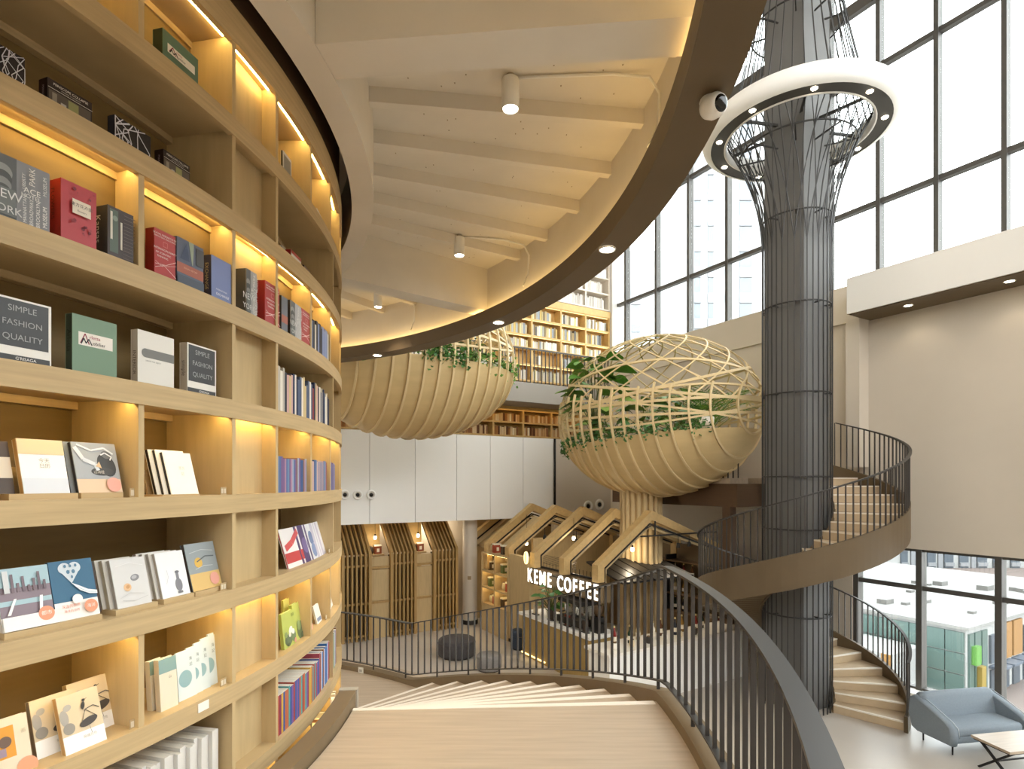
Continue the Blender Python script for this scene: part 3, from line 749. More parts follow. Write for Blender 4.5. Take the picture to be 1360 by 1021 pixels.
def ivy(label, C, psi, a, b, z, tilt, l0, l1, n, seed, group):
    rnd = random.Random(seed); t = empty('trailing_ivy', C, psi, label, 'plant', group); m = MB(); vines = MB()
    for i in range(n):
        l = l0 + (l1 - l0) * rnd.random(); zz = z + rnd.gauss(0.08, 0.10)
        q = math.sqrt(max(0.02, 1 - (z / b) ** 2)); kk = rnd.uniform(0.93, 1.04)
        p = Vector((a * q * math.cos(l) * kk, b * q * math.sin(l) * kk, zz + tilt * a * q * math.cos(l)))
        L = rnd.uniform(0.05, 0.10); rot = Euler((rnd.uniform(-1.2, 1.2), rnd.uniform(-1.2, 1.2), rnd.uniform(0, 6))).to_matrix()
        m.face([p + rot @ Vector(v) for v in ((0, 0, 0), (-L * .45, L * .5, .01), (0, L, 0), (L * .45, L * .5, .01))])
    for k in range(40):
        l = l0 + (l1 - l0) * k / 39; q = math.sqrt(max(0.02, 1 - (z / b) ** 2)); vines.v.append((a * q * math.cos(l) * .98, b * q * math.sin(l) * .98, z + 0.06 + tilt * a * q * math.cos(l)))
    tag(m.build('foliage', GREENS[0 if seed % 2 else 1], t), kind='stuff')
    vp = list(vines.v); MB().tube(vp, 0.012, 4).build('vine', mat('stem_green', '#5d6b3a', 0.6), t)
deck1 = -0.62
G1 = 'plants in the woven pod'
for (x, y, lab, n, hgt, L, W, sp_, gi, sd) in (
    (-1.0, -0.95, 'large glossy big-leaved plant at the left end of the woven pod', 38, 2.1, 0.52, 0.23, 0.65, 1, 3),
    (-0.3, 0.1, 'big-leaved plant in the middle of the woven pod', 16, 1.25, 0.45, 0.15, 0.5, 1, 4),
    (0.4, 0.6, 'bright green leafy plant at the back of the woven pod', 18, 1.2, 0.36, 0.10, 0.5, 2, 5),
    (0.9, -0.5, 'low leafy plant behind the near hoops of the woven pod', 26, 0.6, 0.26, 0.07, 0.55, 0, 6),
    (-0.6, -0.8, 'low dark-leaved plant by the near rim of the woven pod', 26, 0.6, 0.26, 0.08, 0.6, 0, 7),
    (-1.9, 0.0, 'leafy plant pushing out of the far left end of the woven pod', 24, 0.9, 0.3, 0.09, 0.45, 1, 8)):
    bushy(lab, axis_pt(P1, PSI1, x, y, deck1 + 0.07 * x), n, hgt, L, W, sp_, gi, G1, sd)
palm('feathery palm at the right end of the woven pod', axis_pt(P1, PSI1, 1.35, 0.2, deck1 + 0.1), 18, 1.6, 1, 12, G1)
palm('small feathery palm in the middle right of the woven pod', axis_pt(P1, PSI1, 0.9, 0.5, deck1 + 0.06), 14, 1.45, 0, 13, G1)
wp_ = empty('white_planter', axis_pt(P1, PSI1, 1.75, -0.55, deck1 + 0.12), 0, 'white planter pot at the right rim of the woven pod', 'planter')
MB().lathe([(0, 0), (0.13, 0), (0.15, 0.3), (0.13, 0.3), (0.12, 0.26), (0, 0.26)], n=18).build('pot_body', flat('#eeeae2'), wp_)
MB().lathe([(0, 0.262), (0.118, 0.262)], n=18).build('soil', flat('#3a2c20'), wp_)
ivy('small-leaved ivy along the near rim of the woven pod', P1, PSI1, 2.55, 1.86, deck1, 0.07, R_(190), R_(330), 700, 21, G1)
ivy('dense ivy hanging at the far left end of the woven pod', P1, PSI1, 2.6, 1.9, deck1 + 0.05, 0.07, R_(165), R_(200), 260, 23, G1)
G2 = 'plants in the hanging pod'
ivy('ivy spilling over the rim of the hanging pod', P2, PSI2, 2.4, 1.62, -0.22, 0, R_(225), R_(345), 420, 22, G2)
ivy('thick ivy clump at the middle of the hanging pod rim', P2, PSI2, 2.42, 1.66, -0.24, 0, R_(262), R_(285), 220, 25, G2)
for (x, y, lab, sd) in ((0.3, -0.7, 'leafy plant inside the hanging pod behind the middle hoops', 31), (1.2, -0.5, 'leafy plant inside the right end of the hanging pod', 32)):
    bushy(lab, axis_pt(P2, PSI2, x, y, -0.22), 26, 0.7, 0.22, 0.06, 0.5, 0, G2, sd)
for i, x in enumerate((0.75, 1.25, 1.7)):
    q = empty('white_planter', axis_pt(P2, PSI2, x, -0.95 + 0.1 * i, -0.22), 0, ['left white pot', 'middle white pot', 'right white pot'][i] + ' behind the rim of the hanging pod', 'planter', 'white pots in the hanging pod')
    MB().lathe([(0, 0), (0.1, 0), (0.12, 0.2), (0.1, 0.2), (0.1, 0.18), (0, 0.18)], n=16).build('pot_body', flat('#eeeae2'), q)
    MB().lathe([(0, 0.182), (0.098, 0.182)], n=16).build('soil', flat('#3a2c20'), q)
# ================================================================== café: portal frames, sign, counters
def rpx(px, w):          # r coordinate of a picture column on the plane w
    u = (px - 680) / 760.0; d = w / (CA - SA * u); return d * (CA * u + SA)
RL, RRI, RRT = 7.45, 8.95, 11.1         # left eave, ridge, right eave (r)
ZE, ZRG, ZE2 = EYE - 1.70, EYE - 0.62, EYE - 1.45
ZSG = EYE - 2.06
FRW = [9.24, 10.42, 11.62, 12.85, 14.02, 15.25]
cafe = thing('cafe_house', 'open gabled café pavilion of oak portal frames with dark inner trim', 'pavilion')
def gable(w, h, dz, wid, m, name, zleg):
    # outline offset inwards by dz, depth wid
    pts = [(RL, zleg), (RL, ZE), (RRI, ZRG), (RRT, ZE2), (RRT, zleg)]
    inn = [(RL + h, zleg), (RL + h, ZE - h * 0.35), (RRI, ZRG - h * 1.25), (RRT - h, ZE2 - h * 0.35), (RRT - h, zleg)]
    mb = MB(); rings = []
    for (a, b_) in zip(pts, inn):
        rings.append([room(a[0], w - wid, a[1]), room(a[0], w + wid, a[1]), room(b_[0], w + wid, b_[1]), room(b_[0], w - wid, b_[1])])
    return mb.sweep(rings).build(name, m, cafe)
FRAMEW = mat('frame_oak', '#c6a772', 0.5, var=0.08, scale=(14, 14, 14))
for i, w in enumerate(FRW):
    fr_ = gable(w, 0.17, 0, 0.095, FRAMEW, 'portal_frame', ZSG if i < 4 else EYE - 2.4)
    # dark inset line and inner slim frame
    RLs, ZEs = RL, ZE
    mb = MB(); o = 0.235
    pl = [(RL + o, ZSG - 0.05), (RL + o, ZE - o * 0.35), (RRI, ZRG - o * 1.25), (RRT - o, ZE2 - o * 0.35)]
    mb.tube([room(r, w - 0.02, z) for r, z in pl], 0.024, 4).build('dark_trim', BLACKM, fr_)
    mb = MB(); o = 0.29
    pl = [(RL + o, ZSG - 0.05), (RL + o, ZE - o * 0.35), (RRI, ZRG - o * 1.25), (RRT - o, ZE2 - o * 0.35)]
    mb.tube([room(r, w + 0.02, z) for r, z in pl], 0.035, 4).build('inner_frame', WOODP, fr_)
    MB().tube([room(RRI - 0.35, w, ZRG - 0.5), room(RRI + 0.1, w, ZRG - 0.32)], 0.014, 4).build('brace', BLACKM, cafe)
for r, z in ((RL + 0.25, ZSG + 0.0),): MB().rbox(r - 0.02, r + 0.02, FRW[0], FRW[3], z - 0.02, z + 0.02).build('tie_rail', BLACKM, cafe)
MB().rbox(RL + 0.02, RL + 0.26, FRW[0] - 0.2, 12.0, ZSG - 0.40, ZSG - 0.03).build('sign_beam', mat('sign_beam_oak', '#6d5a3e', 0.6), cafe)
# roof infill between the rear frames, back wall inside the café
def roofp(w0, w1, m, name):
    MB().hexa([room(RL + 0.3, w0, ZE - 0.2), room(RRI, w0, ZRG - 0.4), room(RRI, w1, ZRG - 0.4), room(RL + 0.3, w1, ZE - 0.2),
               room(RL + 0.3, w0, ZE - 0.17), room(RRI, w0, ZRG - 0.37), room(RRI, w1, ZRG - 0.37), room(RL + 0.3, w1, ZE - 0.17)]).build(name, m, cafe)
for i in range(3, 5): roofp(FRW[i] + 0.14, FRW[i + 1] - 0.14, WOODP, 'roof_panel')
for j in range(26):
    w = FRW[0] + 0.2 + j * 0.13
    if w < FRW[3] - 0.1: MB().tube([room(RL + 0.35, w, ZSG - 0.02), room(RL + 0.35, w, ZE - 0.25)], 0.008, 4).build('wire', BLACKM, cafe)
for z in [ZSG + 0.03 * k for k in range(1, 9)]: MB().rbox(RL + 0.5, RL + 0.505, 10.55, FRW[3], z, z + 0.008).build('mesh_wire', BLACKM, cafe)
MB().rbox(10.95, 11.1, 8.8, 15.3, GF, ZE2 - 0.1).build('rear_wall', mat('cafe_wall', '#77644a', 0.7), cafe)
MB().rbox(RL + 0.3, 11.0, 15.4, 15.5, GF, ZRG).build('end_wall', WOODP, cafe)
MB().rbox(8.3, 11.0, 12.9, 13.0, GF, ZE + 0.2).build('inner_wall', WOODP, cafe)
# sign letters
sg = thing('cafe_sign', 'glowing white KEME COFFEE letters along the café eave', 'sign')
LIT_S = mat('sign_white', '#fffdf6', emit=1.5, ecol=(1.0, 0.97, 0.88))
SW0, SW1 = 11.72, 8.98
body = 'KEME COFFEE'; adv = [1.0, .9, 1.18, .9, .62, 1.0, 1.08, .86, .86, .86, .9]
tot = sum(adv); x = 0
for ch, ad in zip(body, adv):
    if ch != ' ':
        wc = SW0 + (SW1 - SW0) * (x + ad / 2) / tot
        me = text_mesh(ch, 0.46, ext=0.008, bold=0.006)
        if not me.materials: me.materials.append(LIT_S)
        B = Matrix(((SA, 0, -CA, 0), (-CA, 0, -SA, 0), (0, 1, 0, 0), (0, 0, 0, 1)))
        o = link('letter', me, sg, Matrix.Translation(room(RL - 0.09, wc, EYE - 2.25)) @ B @ Matrix.Scale(0.72, 4, (1, 0, 0)))
    x += ad
MB().rbox(RL - 0.06, RL - 0.04, SW1, SW0, EYE - 2.14, EYE - 2.12).build('mounting_rail', BLACKM, sg)
MB().rbox(RL - 0.05, RL + 0.03, 9.3, 9.32, EYE - 2.14, EYE - 2.12).build('bracket', BLACKM, sg)
lo = thing('sign_emblem', 'small glowing coffee bean emblem above the café lettering', 'emblem')
MB().lathe([(0.0, 0), (0.09, 0), (0.09, 0.03), (0, 0.03)], n=20).build('disc', mat('emblem_gold', '#ffdf90', emit=1.2, ecol=(1, .8, .4)), lo)
MB().box(-0.012, 0.012, -0.07, 0.07, 0.03, 0.034).build('crease', flat('#8a6a30'), lo)
lo.matrix_world = Matrix.Translation(room(RL - 0.1, 11.72, EYE - 1.83)) @ Matrix(((SA, 0, -CA, 0), (-CA, 0, -SA, 0), (0, 1, 0, 0), (0, 0, 0, 1))) @ Matrix.Scale(1.7, 4, (0, 1, 0))
# display cabinet with lit shelves
cbn = thing('display_cabinet', 'lit oak display cabinet with four open compartments at the café end', 'cabinet')
cw0, cw1, cz0, cz1 = 12.72, 14.15, GF, EYE - 1.95
cr = 7.4
LITC = mat('cabinet_led', '#ffd27a', emit=14, ecol=(1, .75, .33))
MB().rbox(cr, cr + 0.45, cw0, cw1, cz0, cz0 + 0.75).build('base', WOODP, cbn)
MB().rbox(cr + 0.42, cr + 0.45, cw0, cw1, cz0 + 0.75, cz1).build('back', WARMW, cbn)
for w in (cw0, (cw0 + cw1) / 2, cw1): MB().rbox(cr, cr + 0.44, w - 0.03, w + 0.03, cz0 + 0.75, cz1).build('upright', WOODP, cbn)
zz3 = [cz0 + 0.75, cz0 + 1.2, cz0 + 1.65, cz1]
for z in zz3: MB().rbox(cr, cr + 0.44, cw0, cw1, z - 0.02, z + 0.02).build('shelf', WOODP, cbn)
rnd = random.Random(5)
for k, z in enumerate(zz3[1:]):
    for w in (cw0 + 0.36, cw1 - 0.36):
        MB().rbox(cr + 0.05, cr + 0.07, w - 0.28, w + 0.28, z - 0.035, z - 0.02).build('led_strip', LITC, cbn)
names = [('ceramic_jar', 'jar', '#d7c7a0'), ('gift_box', 'box', '#a94b35'), ('coffee_bag', 'bag', '#4b3b2a'), ('ceramic_cup', 'cup', '#f0e9db'), ('gift_box', 'box', '#6d7a4c'), ('ceramic_jar', 'jar', '#8a98a3')]
pos = ['lower left', 'lower right', 'upper left', 'upper right', 'top left', 'top right']
def small_item(nm, cat, col, loc, label, sc=1.0, group=None):
    t = empty(nm, loc, ANG, label, cat, group)
    if cat in ('jar', 'cup'):
        MB().lathe([(0, 0), (0.05 * sc, 0), (0.07 * sc, 0.05 * sc), (0.065 * sc, 0.13 * sc), (0.045 * sc, 0.16 * sc)], n=14).build('body', flat(col, 0.3), t)
        MB().lathe([(0, 0.19 * sc), (0.03 * sc, 0.185 * sc), (0.05 * sc, 0.16 * sc), (0, 0.16 * sc)], n=14).build('lid', flat('#6f5a3c'), t)
    elif cat == 'bottle':
        MB().lathe([(0, 0), (0.035 * sc, 0), (0.037 * sc, 0.16 * sc), (0.014 * sc, 0.21 * sc), (0.013 * sc, 0.27 * sc), (0, 0.27 * sc)], n=12).build('body', flat(col, 0.15), t)
        MB().lathe([(0.0, 0.29 * sc), (0.016 * sc, 0.285 * sc), (0.016 * sc, 0.26 * sc)], n=10).build('cap', flat('#c9b27a'), t)
        MB().lathe([(0.0385 * sc, 0.05 * sc), (0.0385 * sc, 0.12 * sc)], n=12).build('bottle_label', flat('#e8dfcc'), t)
    else:
        MB().box(-0.08 * sc, 0.08 * sc, -0.05 * sc, 0.05 * sc, 0, 0.17 * sc).build('body', flat(col), t)
        MB().box(-0.085 * sc, 0.085 * sc, -0.055 * sc, 0.055 * sc, 0.17 * sc, 0.2 * sc).build('lid', flat('#e8dcc4'), t)
        MB().box(-0.03 * sc, 0.03 * sc, -0.053 * sc, -0.05 * sc, 0.04 * sc, 0.12 * sc).build('print_panel', flat('#efe6d2'), t)
    return t
ii = 0
for k, z in enumerate(zz3):
    for side, wc in (('left', cw1 - 0.36), ('right', cw0 + 0.36)):
        for q, dw in enumerate((0.16, -0.1)):
            nm, cat, col = names[ii % 6]; ii += 1
            small_item(nm, cat, col, room(cr + 0.22, wc + dw, z + 0.021), '%s on the %s %s shelf of the lit café cabinet, %s one' % (nm.replace('_', ' '), ['bottom', 'middle', 'upper', 'top'][k], side, ['left', 'right'][q]), 1.25)
# plain partition beside the cabinet, with a low ledge
MB().rbox(RL, RL + 0.12, 11.75, 12.72, GF, EYE - 1.85).build('partition', WOODP, cafe)
MB().rbox(RL - 0.02, RL + 0.14, 11.75, 12.72, GF, GF + 0.08).build('plinth', BLACKM, cafe)
# counters
ct = thing('wood_counter', 'café counter with oak front and pale worktop beneath the sign', 'counter')
MB().rbox(7.15, 7.8, 9.0, 11.6, GF, GF + 0.96).build('front', mat('counter_oak', '#a88d55', 0.5, var=0.1, scale=(20, 20, 2)), ct)
MB().rbox(7.08, 7.85, 8.95, 11.65, GF + 0.96, GF + 1.02).build('worktop', WALLW, ct)
MB().rbox(7.12, 7.14, 10.6, 11.6, GF + 0.06, GF + 0.09).build('plinth_light', mat('plinth_glow', '#ffd27a', emit=1.5, ecol=(1, .75, .33)), ct)
c2 = thing('white_counter', 'long white bar counter facing the stair', 'counter')
MB().rbox(6.7, 10.4, 7.9, 8.5, GF, GF + 0.98).build('front', WALLW, c2)
MB().rbox(6.64, 10.46, 7.84, 8.56, GF + 0.98, GF + 1.03).build('worktop', mat('stone_top', '#f1ece2', 0.25), c2)
# espresso machine, grinder and counter things
em = empty('espresso_machine', room(7.45, 9.85, GF + 1.02), ANG + R_(-90), 'chrome and black espresso machine on the café counter under the sign', 'coffee machine')
MB().box(-0.4, 0.4, -0.25, 0.25, 0.06, 0.2).build('base', BLACKM, em)
MB().box(-0.38, 0.38, -0.02, 0.25, 0.2, 0.5).build('body', mat('chrome', '#b8bcbc', 0.2, metal=0.9), em)
MB().box(-0.42, 0.42, -0.2, 0.27, 0.5, 0.58).build('cup_tray', BLACKM, em)
for sx in (-0.2, 0.2):
    MB().lathe([(0.05, 0.3), (0.05, 0.42), (0.03, 0.46)], (sx, -0.13, 0), 12).build('group_head', mat('chrome', '#b8bcbc', 0.2, metal=0.9), em)
    MB().tube([(sx, -0.13, 0.31), (sx, -0.32, 0.30)], 0.015, 6).build('portafilter', BLACKM, em)
for sx in (-0.36, 0.36):
    for sy in (-0.2, 0.2): MB().lathe([(0, 0), (0.02, 0), (0.02, 0.06)], (sx, sy, 0), 8).build('foot', BLACKM, em)
gd = empty('coffee_grinder', room(7.5, 9.2, GF + 1.02), ANG, 'tall black coffee grinder beside the espresso machine', 'grinder')
MB().box(-0.1, 0.1, -0.12, 0.12, 0, 0.32).build('body', BLACKM, gd)
MB().lathe([(0.05, 0.32), (0.11, 0.42), (0.11, 0.55), (0, 0.56)], n=14).build('hopper', mat('hopper', '#4c3a28', 0.2), gd)
MB().tube([(0, -0.12, 0.22), (0, -0.22, 0.2)], 0.03, 6).build('spout', BLACKM, gd)
bushy('green potted plant on the café counter under the sign', room(7.35, 10.7, GF + 1.02), 30, 0.7, 0.2, 0.06, 0.35, 0, None, 41, pot=0.1)
cols = ['#7a1f18', '#2a3b2b', '#c8b48a', '#e9e2d3', '#5a3519', '#2b2f3a', '#8f6b2d']
for i in range(9):
    small_item('syrup_bottle', 'bottle', cols[i % 7], room(7.2 + 0.3 * i, 8.35 - 0.1 * (i % 2), GF + 1.03), '%s bottle on the white counter, number %s from its left end' % ({'#7a1f18': 'dark red', '#2a3b2b': 'dark green', '#c8b48a': 'tan', '#e9e2d3': 'cream', '#5a3519': 'brown', '#2b2f3a': 'navy', '#8f6b2d': 'amber'}[cols[i % 7]], ['one', 'two', 'three', 'four', 'five', 'six', 'seven', 'eight', 'nine'][i]), 1.2, 'bottles on the white counter')
for i in range(6):
    small_item('cup', 'cup', ['#f1ece0', '#d9c7a2', '#39332c'][i % 3], room(6.95 + 0.42 * i, 8.05, GF + 1.03), 'lidded %s cup at the stair edge of the white counter, place %s from the left' % (['white', 'tan', 'black'][i % 3], ['one', 'two', 'three', 'four', 'five', 'six'][i]), 0.8, 'cups on the white counter')
# pastry / menu boards on the oak counter
for i in range(4):
    m_ = empty('menu_stand', room(7.25, 9.3 + 0.62 * i, GF + 1.02), ANG, ['nearest', 'second nearest', 'third nearest', 'farthest'][i] + ' small framed menu stand on the oak counter', 'menu stand', 'menu stands on the oak counter')
    MB().box(-0.01, 0.01, -0.09, 0.09, 0.02, 0.24).build('board', flat(['#3a2f28', '#8a3b30', '#3a2f28', '#d9cbb0'][i]), m_)
    MB().box(-0.04, 0.04, -0.1, 0.1, 0, 0.02).build('base', BLACKM, m_)
# back bar shelves with bottles
bb = thing('back_bar', 'dark back bar shelving with rows of bottles behind the white counter', 'shelving')
MB().rbox(10.5, 10.9, 8.6, 12.0, GF, GF + 0.95).build('lower_cabinet', mat('bar_wood', '#6b543a', 0.5), bb)
for z in (1.35, 1.75, 2.15): MB().rbox(10.55, 10.9, 8.6, 12.0, GF + z, GF + z + 0.03).build('shelf', mat('bar_wood', '#6b543a', 0.5), bb)
for w in (8.6, 10.3, 12.0): MB().rbox(10.55, 10.9, w - 0.02, w + 0.02, GF + 0.95, GF + 2.3).build('upright', BLACKM, bb)
for j, z in enumerate((0.95, 1.38, 1.78)):
    for i in range(12):
        small_item('bottle', 'bottle', cols[(i * 3 + j) % 7], room(10.72, 8.8 + 0.27 * i, GF + z + 0.001), 'bottle on the %s shelf of the dark back bar, %s from the left' % (['lowest', 'middle', 'upper'][j], nth(12 - i)), 1.15, 'bottles on the %s back bar shelf' % ['lowest', 'middle', 'upper'][j])
# dark canopy over the back bar
hd = thing('bar_canopy', 'dark slatted canopy over the bar under the nearest gable', 'canopy')
for k in range(7): MB().hexa([room(7.9 + 0.3 * k, 8.9, EYE - 2.1 - 0.0 * k), room(8.16 + 0.3 * k, 8.9, EYE - 2.1), room(8.16 + 0.3 * k, 10.1, EYE - 1.8), room(7.9 + 0.3 * k, 10.1, EYE - 1.8), room(7.9 + 0.3 * k, 8.9, EYE - 2.06), room(8.16 + 0.3 * k, 8.9, EYE - 2.06), room(8.16 + 0.3 * k, 10.1, EYE - 1.76), room(7.9 + 0.3 * k, 10.1, EYE - 1.76)]).build('slat', BLACKM, hd)
# track lights
for i, (r, w) in enumerate(((9.7, 9.1), (10.1, 9.15), (8.3, 11.0), (8.2, 12.2))):
    p = room(r, w, EYE - 1.42); lamp = empty('track_spot', p, 0, ['left lit track spot under the nearest gable', 'right lit track spot under the nearest gable', 'black track spot under the third gable', 'black track spot under the fourth gable'][i], 'spot light', 'café track spots')
    MB().tube([(0, 0, 0.25), (0, 0, 0.06)], 0.008, 6).build('stem', BLACKM, lamp)
    MB().lathe([(0, 0.07), (0.035, 0.06), (0.045, -0.04), (0.04, -0.045)], n=14).build('housing', BLACKM, lamp)
    MB().lathe([(0, -0.035), (0.042, -0.035)], n=14).build('lens', mat('lamp_bright', '#fff5e0', emit=30, ecol=(1, 0.92, 0.74)), lamp)
    spot('track_beam', (0, 0, -0.06), 22, 110, tgt=(-0.3, -0.1, -1), parent=lamp)
tk = thing('light_track', 'black light track running across the nearest gable', 'light track')
MB().rbox(8.6, 11.0, 9.1, 9.14, EYE - 1.18, EYE - 1.15).build('track', BLACKM, tk); MB().rbox(9.0, 9.03, 9.11, 9.13, EYE - 1.15, EYE - 0.85).build('drop', BLACKM, tk)
def pendant(label, loc, power, top):  # added warm fills; bulb and cord give the invented point lights a fixture
    t = empty('added_pendant', loc, 0, label, 'lamp', 'added warm pendant lamps')
    MB().lathe([(0, -0.05), (0.03, -0.045), (0.045, 0), (0.03, 0.045), (0, 0.05)], n=14).build('bulb', mat('bulb_glow', '#fff0d0', emit=8, ecol=(1, .8, .5)), t)
    MB().lathe([(0.02, 0.04), (0.022, 0.09), (0, 0.1)], n=10).build('socket', BLACKM, t)
    MB().tube([(0, 0, 0.09), (0, 0, max(0.15, top - loc[2]))], 0.005, 5).build('cord', BLACKM, t)
    l = point('pendant_fill', (0, 0, -0.12), power); l.parent = t
pendant('added warm pendant bulb under the nearest café gable', room(8.8, 9.6, EYE - 1.5), 9, EYE - 0.9); pendant('added warm pendant bulb under the middle café gable', room(8.6, 11.5, EYE - 1.4), 10, EYE - 0.9); pendant('added warm pendant bulb in the rear of the café', room(8.4, 13.4, EYE - 1.7), 9, EYE - 0.9)

# ================================================================== slatted reading cabins under the gallery
W0 = 14.62
def cabin(r0, r1, kind, label):
    t = thing('slatted_cabin' if kind == 's' else 'cabin_door_bay', label, 'cabin' if kind == 's' else 'door bay')
    ze = EYE - 1.85; slope = 0.95
    if kind == 's':
        n = 7
        for i in range(n):
            r = r0 + (r1 - r0) * i / (n - 1)
            wd = 0.035 if i in (0, n - 1) else 0.02
            mb = MB(); rings = [[room(r - wd, W0 + y0, z0), room(r + wd, W0 + y0, z0), room(r + wd, W0 + y1, z1), room(r - wd, W0 + y1, z1)] for (y0, z0, y1, z1) in ((0, GF, 0.12, GF), (0, ze, 0.12, ze - 0.04), (1.15, ze + 1.15 * slope, 1.2, ze + 1.15 * slope - 0.1))]
            mb.sweep(rings).build('slat', SLATW, t)
        for z in (ze - 0.32, GF + 0.95, GF + 0.12): MB().rbox(r0, r1, W0 + 0.05, W0 + 0.09, z - 0.025, z + 0.025).build('cross_bar', SLATW, t)
        MB().rbox(r0, r1, W0 + 0.3, W0 + 0.34, GF, ze - 0.1).build('inner_wall', mat('cabin_gap_shade', '#4d3f2a', 0.8), t)  # dark backing; shade between the slats is put into its colour
        MB().hexa([room(r0, W0 + 0.3, ze - 0.05), room(r1, W0 + 0.3, ze - 0.05), room(r1, W0 + 1.25, ze + 0.87), room(r0, W0 + 1.25, ze + 0.87), room(r0, W0 + 0.3, ze - 0.02), room(r1, W0 + 0.3, ze - 0.02), room(r1, W0 + 1.25, ze + 0.9), room(r0, W0 + 1.25, ze + 0.9)]).build('inner_roof', mat('cabin_gap_shade', '#4d3f2a', 0.8), t)
    else:
        MB().rbox(r0, r1, W0 + 0.12, W0 + 0.16, GF, ze - 0.45).build('door_panel', WOODP, t)
        MB().rbox(r0, r1, W0 + 0.08, W0 + 0.16, ze - 0.42, ze - 0.36).build('head_rail', SLATW, t)
        MB().rbox(r0, r1, W0 + 0.12, W0 + 0.16, ze - 0.36, ze - 0.12).build('transom_panel', WOODP, t)
        MB().rbox(r0, r1, W0 + 0.08, W0 + 0.16, GF + 0.92, GF + 0.98).build('lock_rail', SLATW, t)
        MB().rbox(r0, r1, W0 + 0.9, W0 + 0.95, GF, ze + 0.75).build('rear_panel', WARMW, t)
        MB().rbox(r0, r1, W0 + 0.5, W0 + 0.9, ze - 0.15, ze - 0.1).build('loft_shelf', WOODP, t)
        pendant('added warm pendant bulb in the loft above the %s door bay' % label.split()[0], room((r0 + r1) / 2, W0 + 0.55, ze + 0.35), 2.2, EYE - 0.4)
        for q, rr in enumerate((r0 + (r1 - r0) * 0.3, r0 + (r1 - r0) * 0.7)):
            small_item(['ceramic_jar', 'gift_box'][q], ['jar', 'box'][q], ['#3b322b', '#8a4a2b'][q], room(rr, W0 + 0.65, ze - 0.099), '%s on the loft shelf above the %s door bay' % (['dark jar', 'brown box'][q], label.split()[0]), 1.2)
ed = [rpx(456, W0), rpx(492, W0), rpx(521, W0), rpx(552, W0), rpx(578, W0), rpx(607, W0)]
cabin(rpx(425, W0), rpx(455, W0) - 0.05, 'd', 'hidden door bay behind the bookcase edge')
cabin(ed[0], ed[1], 's', 'slatted oak cabin front nearest the bookcase')
cabin(ed[1] + 0.05, ed[2] - 0.05, 'd', 'left oak door bay between two slatted cabin fronts')
cabin(ed[2], ed[3], 's', 'middle slatted oak cabin front')
cabin(ed[3] + 0.05, ed[4] - 0.05, 'd', 'right oak door bay between two slatted cabin fronts')
cabin(ed[4], ed[5], 's', 'slatted oak cabin front nearest the passage')
# passage behind, with round column
pcx = thing('passage_column', 'round pale column with black foot in the café passage', 'column')
pp = room(7.42, 14.93); MB().lathe([(0.21, GF + 0.12), (0.21, EYE - 0.4)], (pp.x, pp.y, 0), 28).build('shaft', WALLB, pcx)
MB().lathe([(0.23, GF), (0.23, GF + 0.12), (0.21, GF + 0.12)], (pp.x, pp.y, 0), 28).build('foot', BLACKM, pcx)
MB().box(-0.05, 0.05, -0.01, 0.01, 0, 0.1, Matrix.Translation(pp + Vector((0.0, -0.215, GF + 1.3)))).build('switch_plate', flat('#a08a6a'), pcx)
pendant('added warm pendant bulb in the passage beside the cabins', room(6.75, 15.75, EYE - 1.2), 24, EYE - 0.4)
pendant('added warm pendant bulb behind the slatted cabins', room(3.2, 15.9, EYE - 0.9), 12, EYE - 0.4)
pendant('added warm pendant bulb behind the middle slatted cabin', room(5.2, 15.9, EYE - 0.9), 12, EYE - 0.4)
# ================================================================== ottomans, sofa, table on the ground floor
FELT = mat('charcoal_felt', '#4d4a4c', 0.9, var=0.08, scale=(30, 30, 30))
FELTB = mat('blue_felt', '#3b4657', 0.9, var=0.08, scale=(30, 30, 30))
FELTG = mat('grey_felt', '#8d8a88', 0.9, var=0.08, scale=(30, 30, 30))
def ottoman(label, loc, rad, h, m):
    t = empty('ottoman', loc, 0, label, 'ottoman', 'round ottomans in the café')
    MB().lathe([(0, 0.03), (rad * 0.96, 0.03), (rad, 0.06), (rad, h * 0.72)], n=32).build('drum', m, t)
    MB().lathe([(rad, h * 0.73), (rad * 1.01, h * 0.78), (rad * 0.99, h * 0.93), (rad * 0.9, h), (0, h * 1.02)], n=32).build('cushion', m, t)
    MB().lathe([(rad * 0.85, 0), (rad * 0.85, 0.035), (0, 0.035)], n=32).build('plinth', BLACKM, t)
ottoman('wide charcoal round ottoman on the café floor behind the railing', (-1.3, 13.5, GF), 0.44, 0.42, FELT)
ottoman('small navy round ottoman near the café counter', (0.2, 14.1, GF), 0.23, 0.46, FELTB)
ottoman('pale grey low ottoman in front of the charcoal one', (-0.5, 12.5, GF), 0.27, 0.35, FELTG)

SOFA = mat('sofa_fabric', '#85909a', 0.9, var=0.05, scale=(40, 40, 40), bump=0.05)
def rounded(m, x0, x1, y0, y1, z0, z1, r, n=5):      # soft box: rounded prism, axis z, with bevelled top and bottom
    def ring(ins, z):
        pts = []
        rr = max(r - ins, 0.004)
        for cx, cy, a0 in ((x1 - r, y1 - r, 0), (x0 + r, y1 - r, 90), (x0 + r, y0 + r, 180), (x1 - r, y0 + r, 270)):
            for k in range(n + 1):
                a = R_(a0 + 90 * k / n); pts.append((cx + rr * math.cos(a), cy + rr * math.sin(a), z))
        return pts
    b = min(r, (z1 - z0) / 2) * 0.9; rings = []
    for k in range(5): a = PI / 2 * k / 4; rings.append(ring(b * (1 - math.sin(a)), z0 + b * (1 - math.cos(a))))
    for k in range(5): a = PI / 2 * k / 4; rings.append(ring(b * (1 - math.cos(a)), z1 - b * (1 - math.sin(a))))
    m.sweep(rings, smooth=True); return m
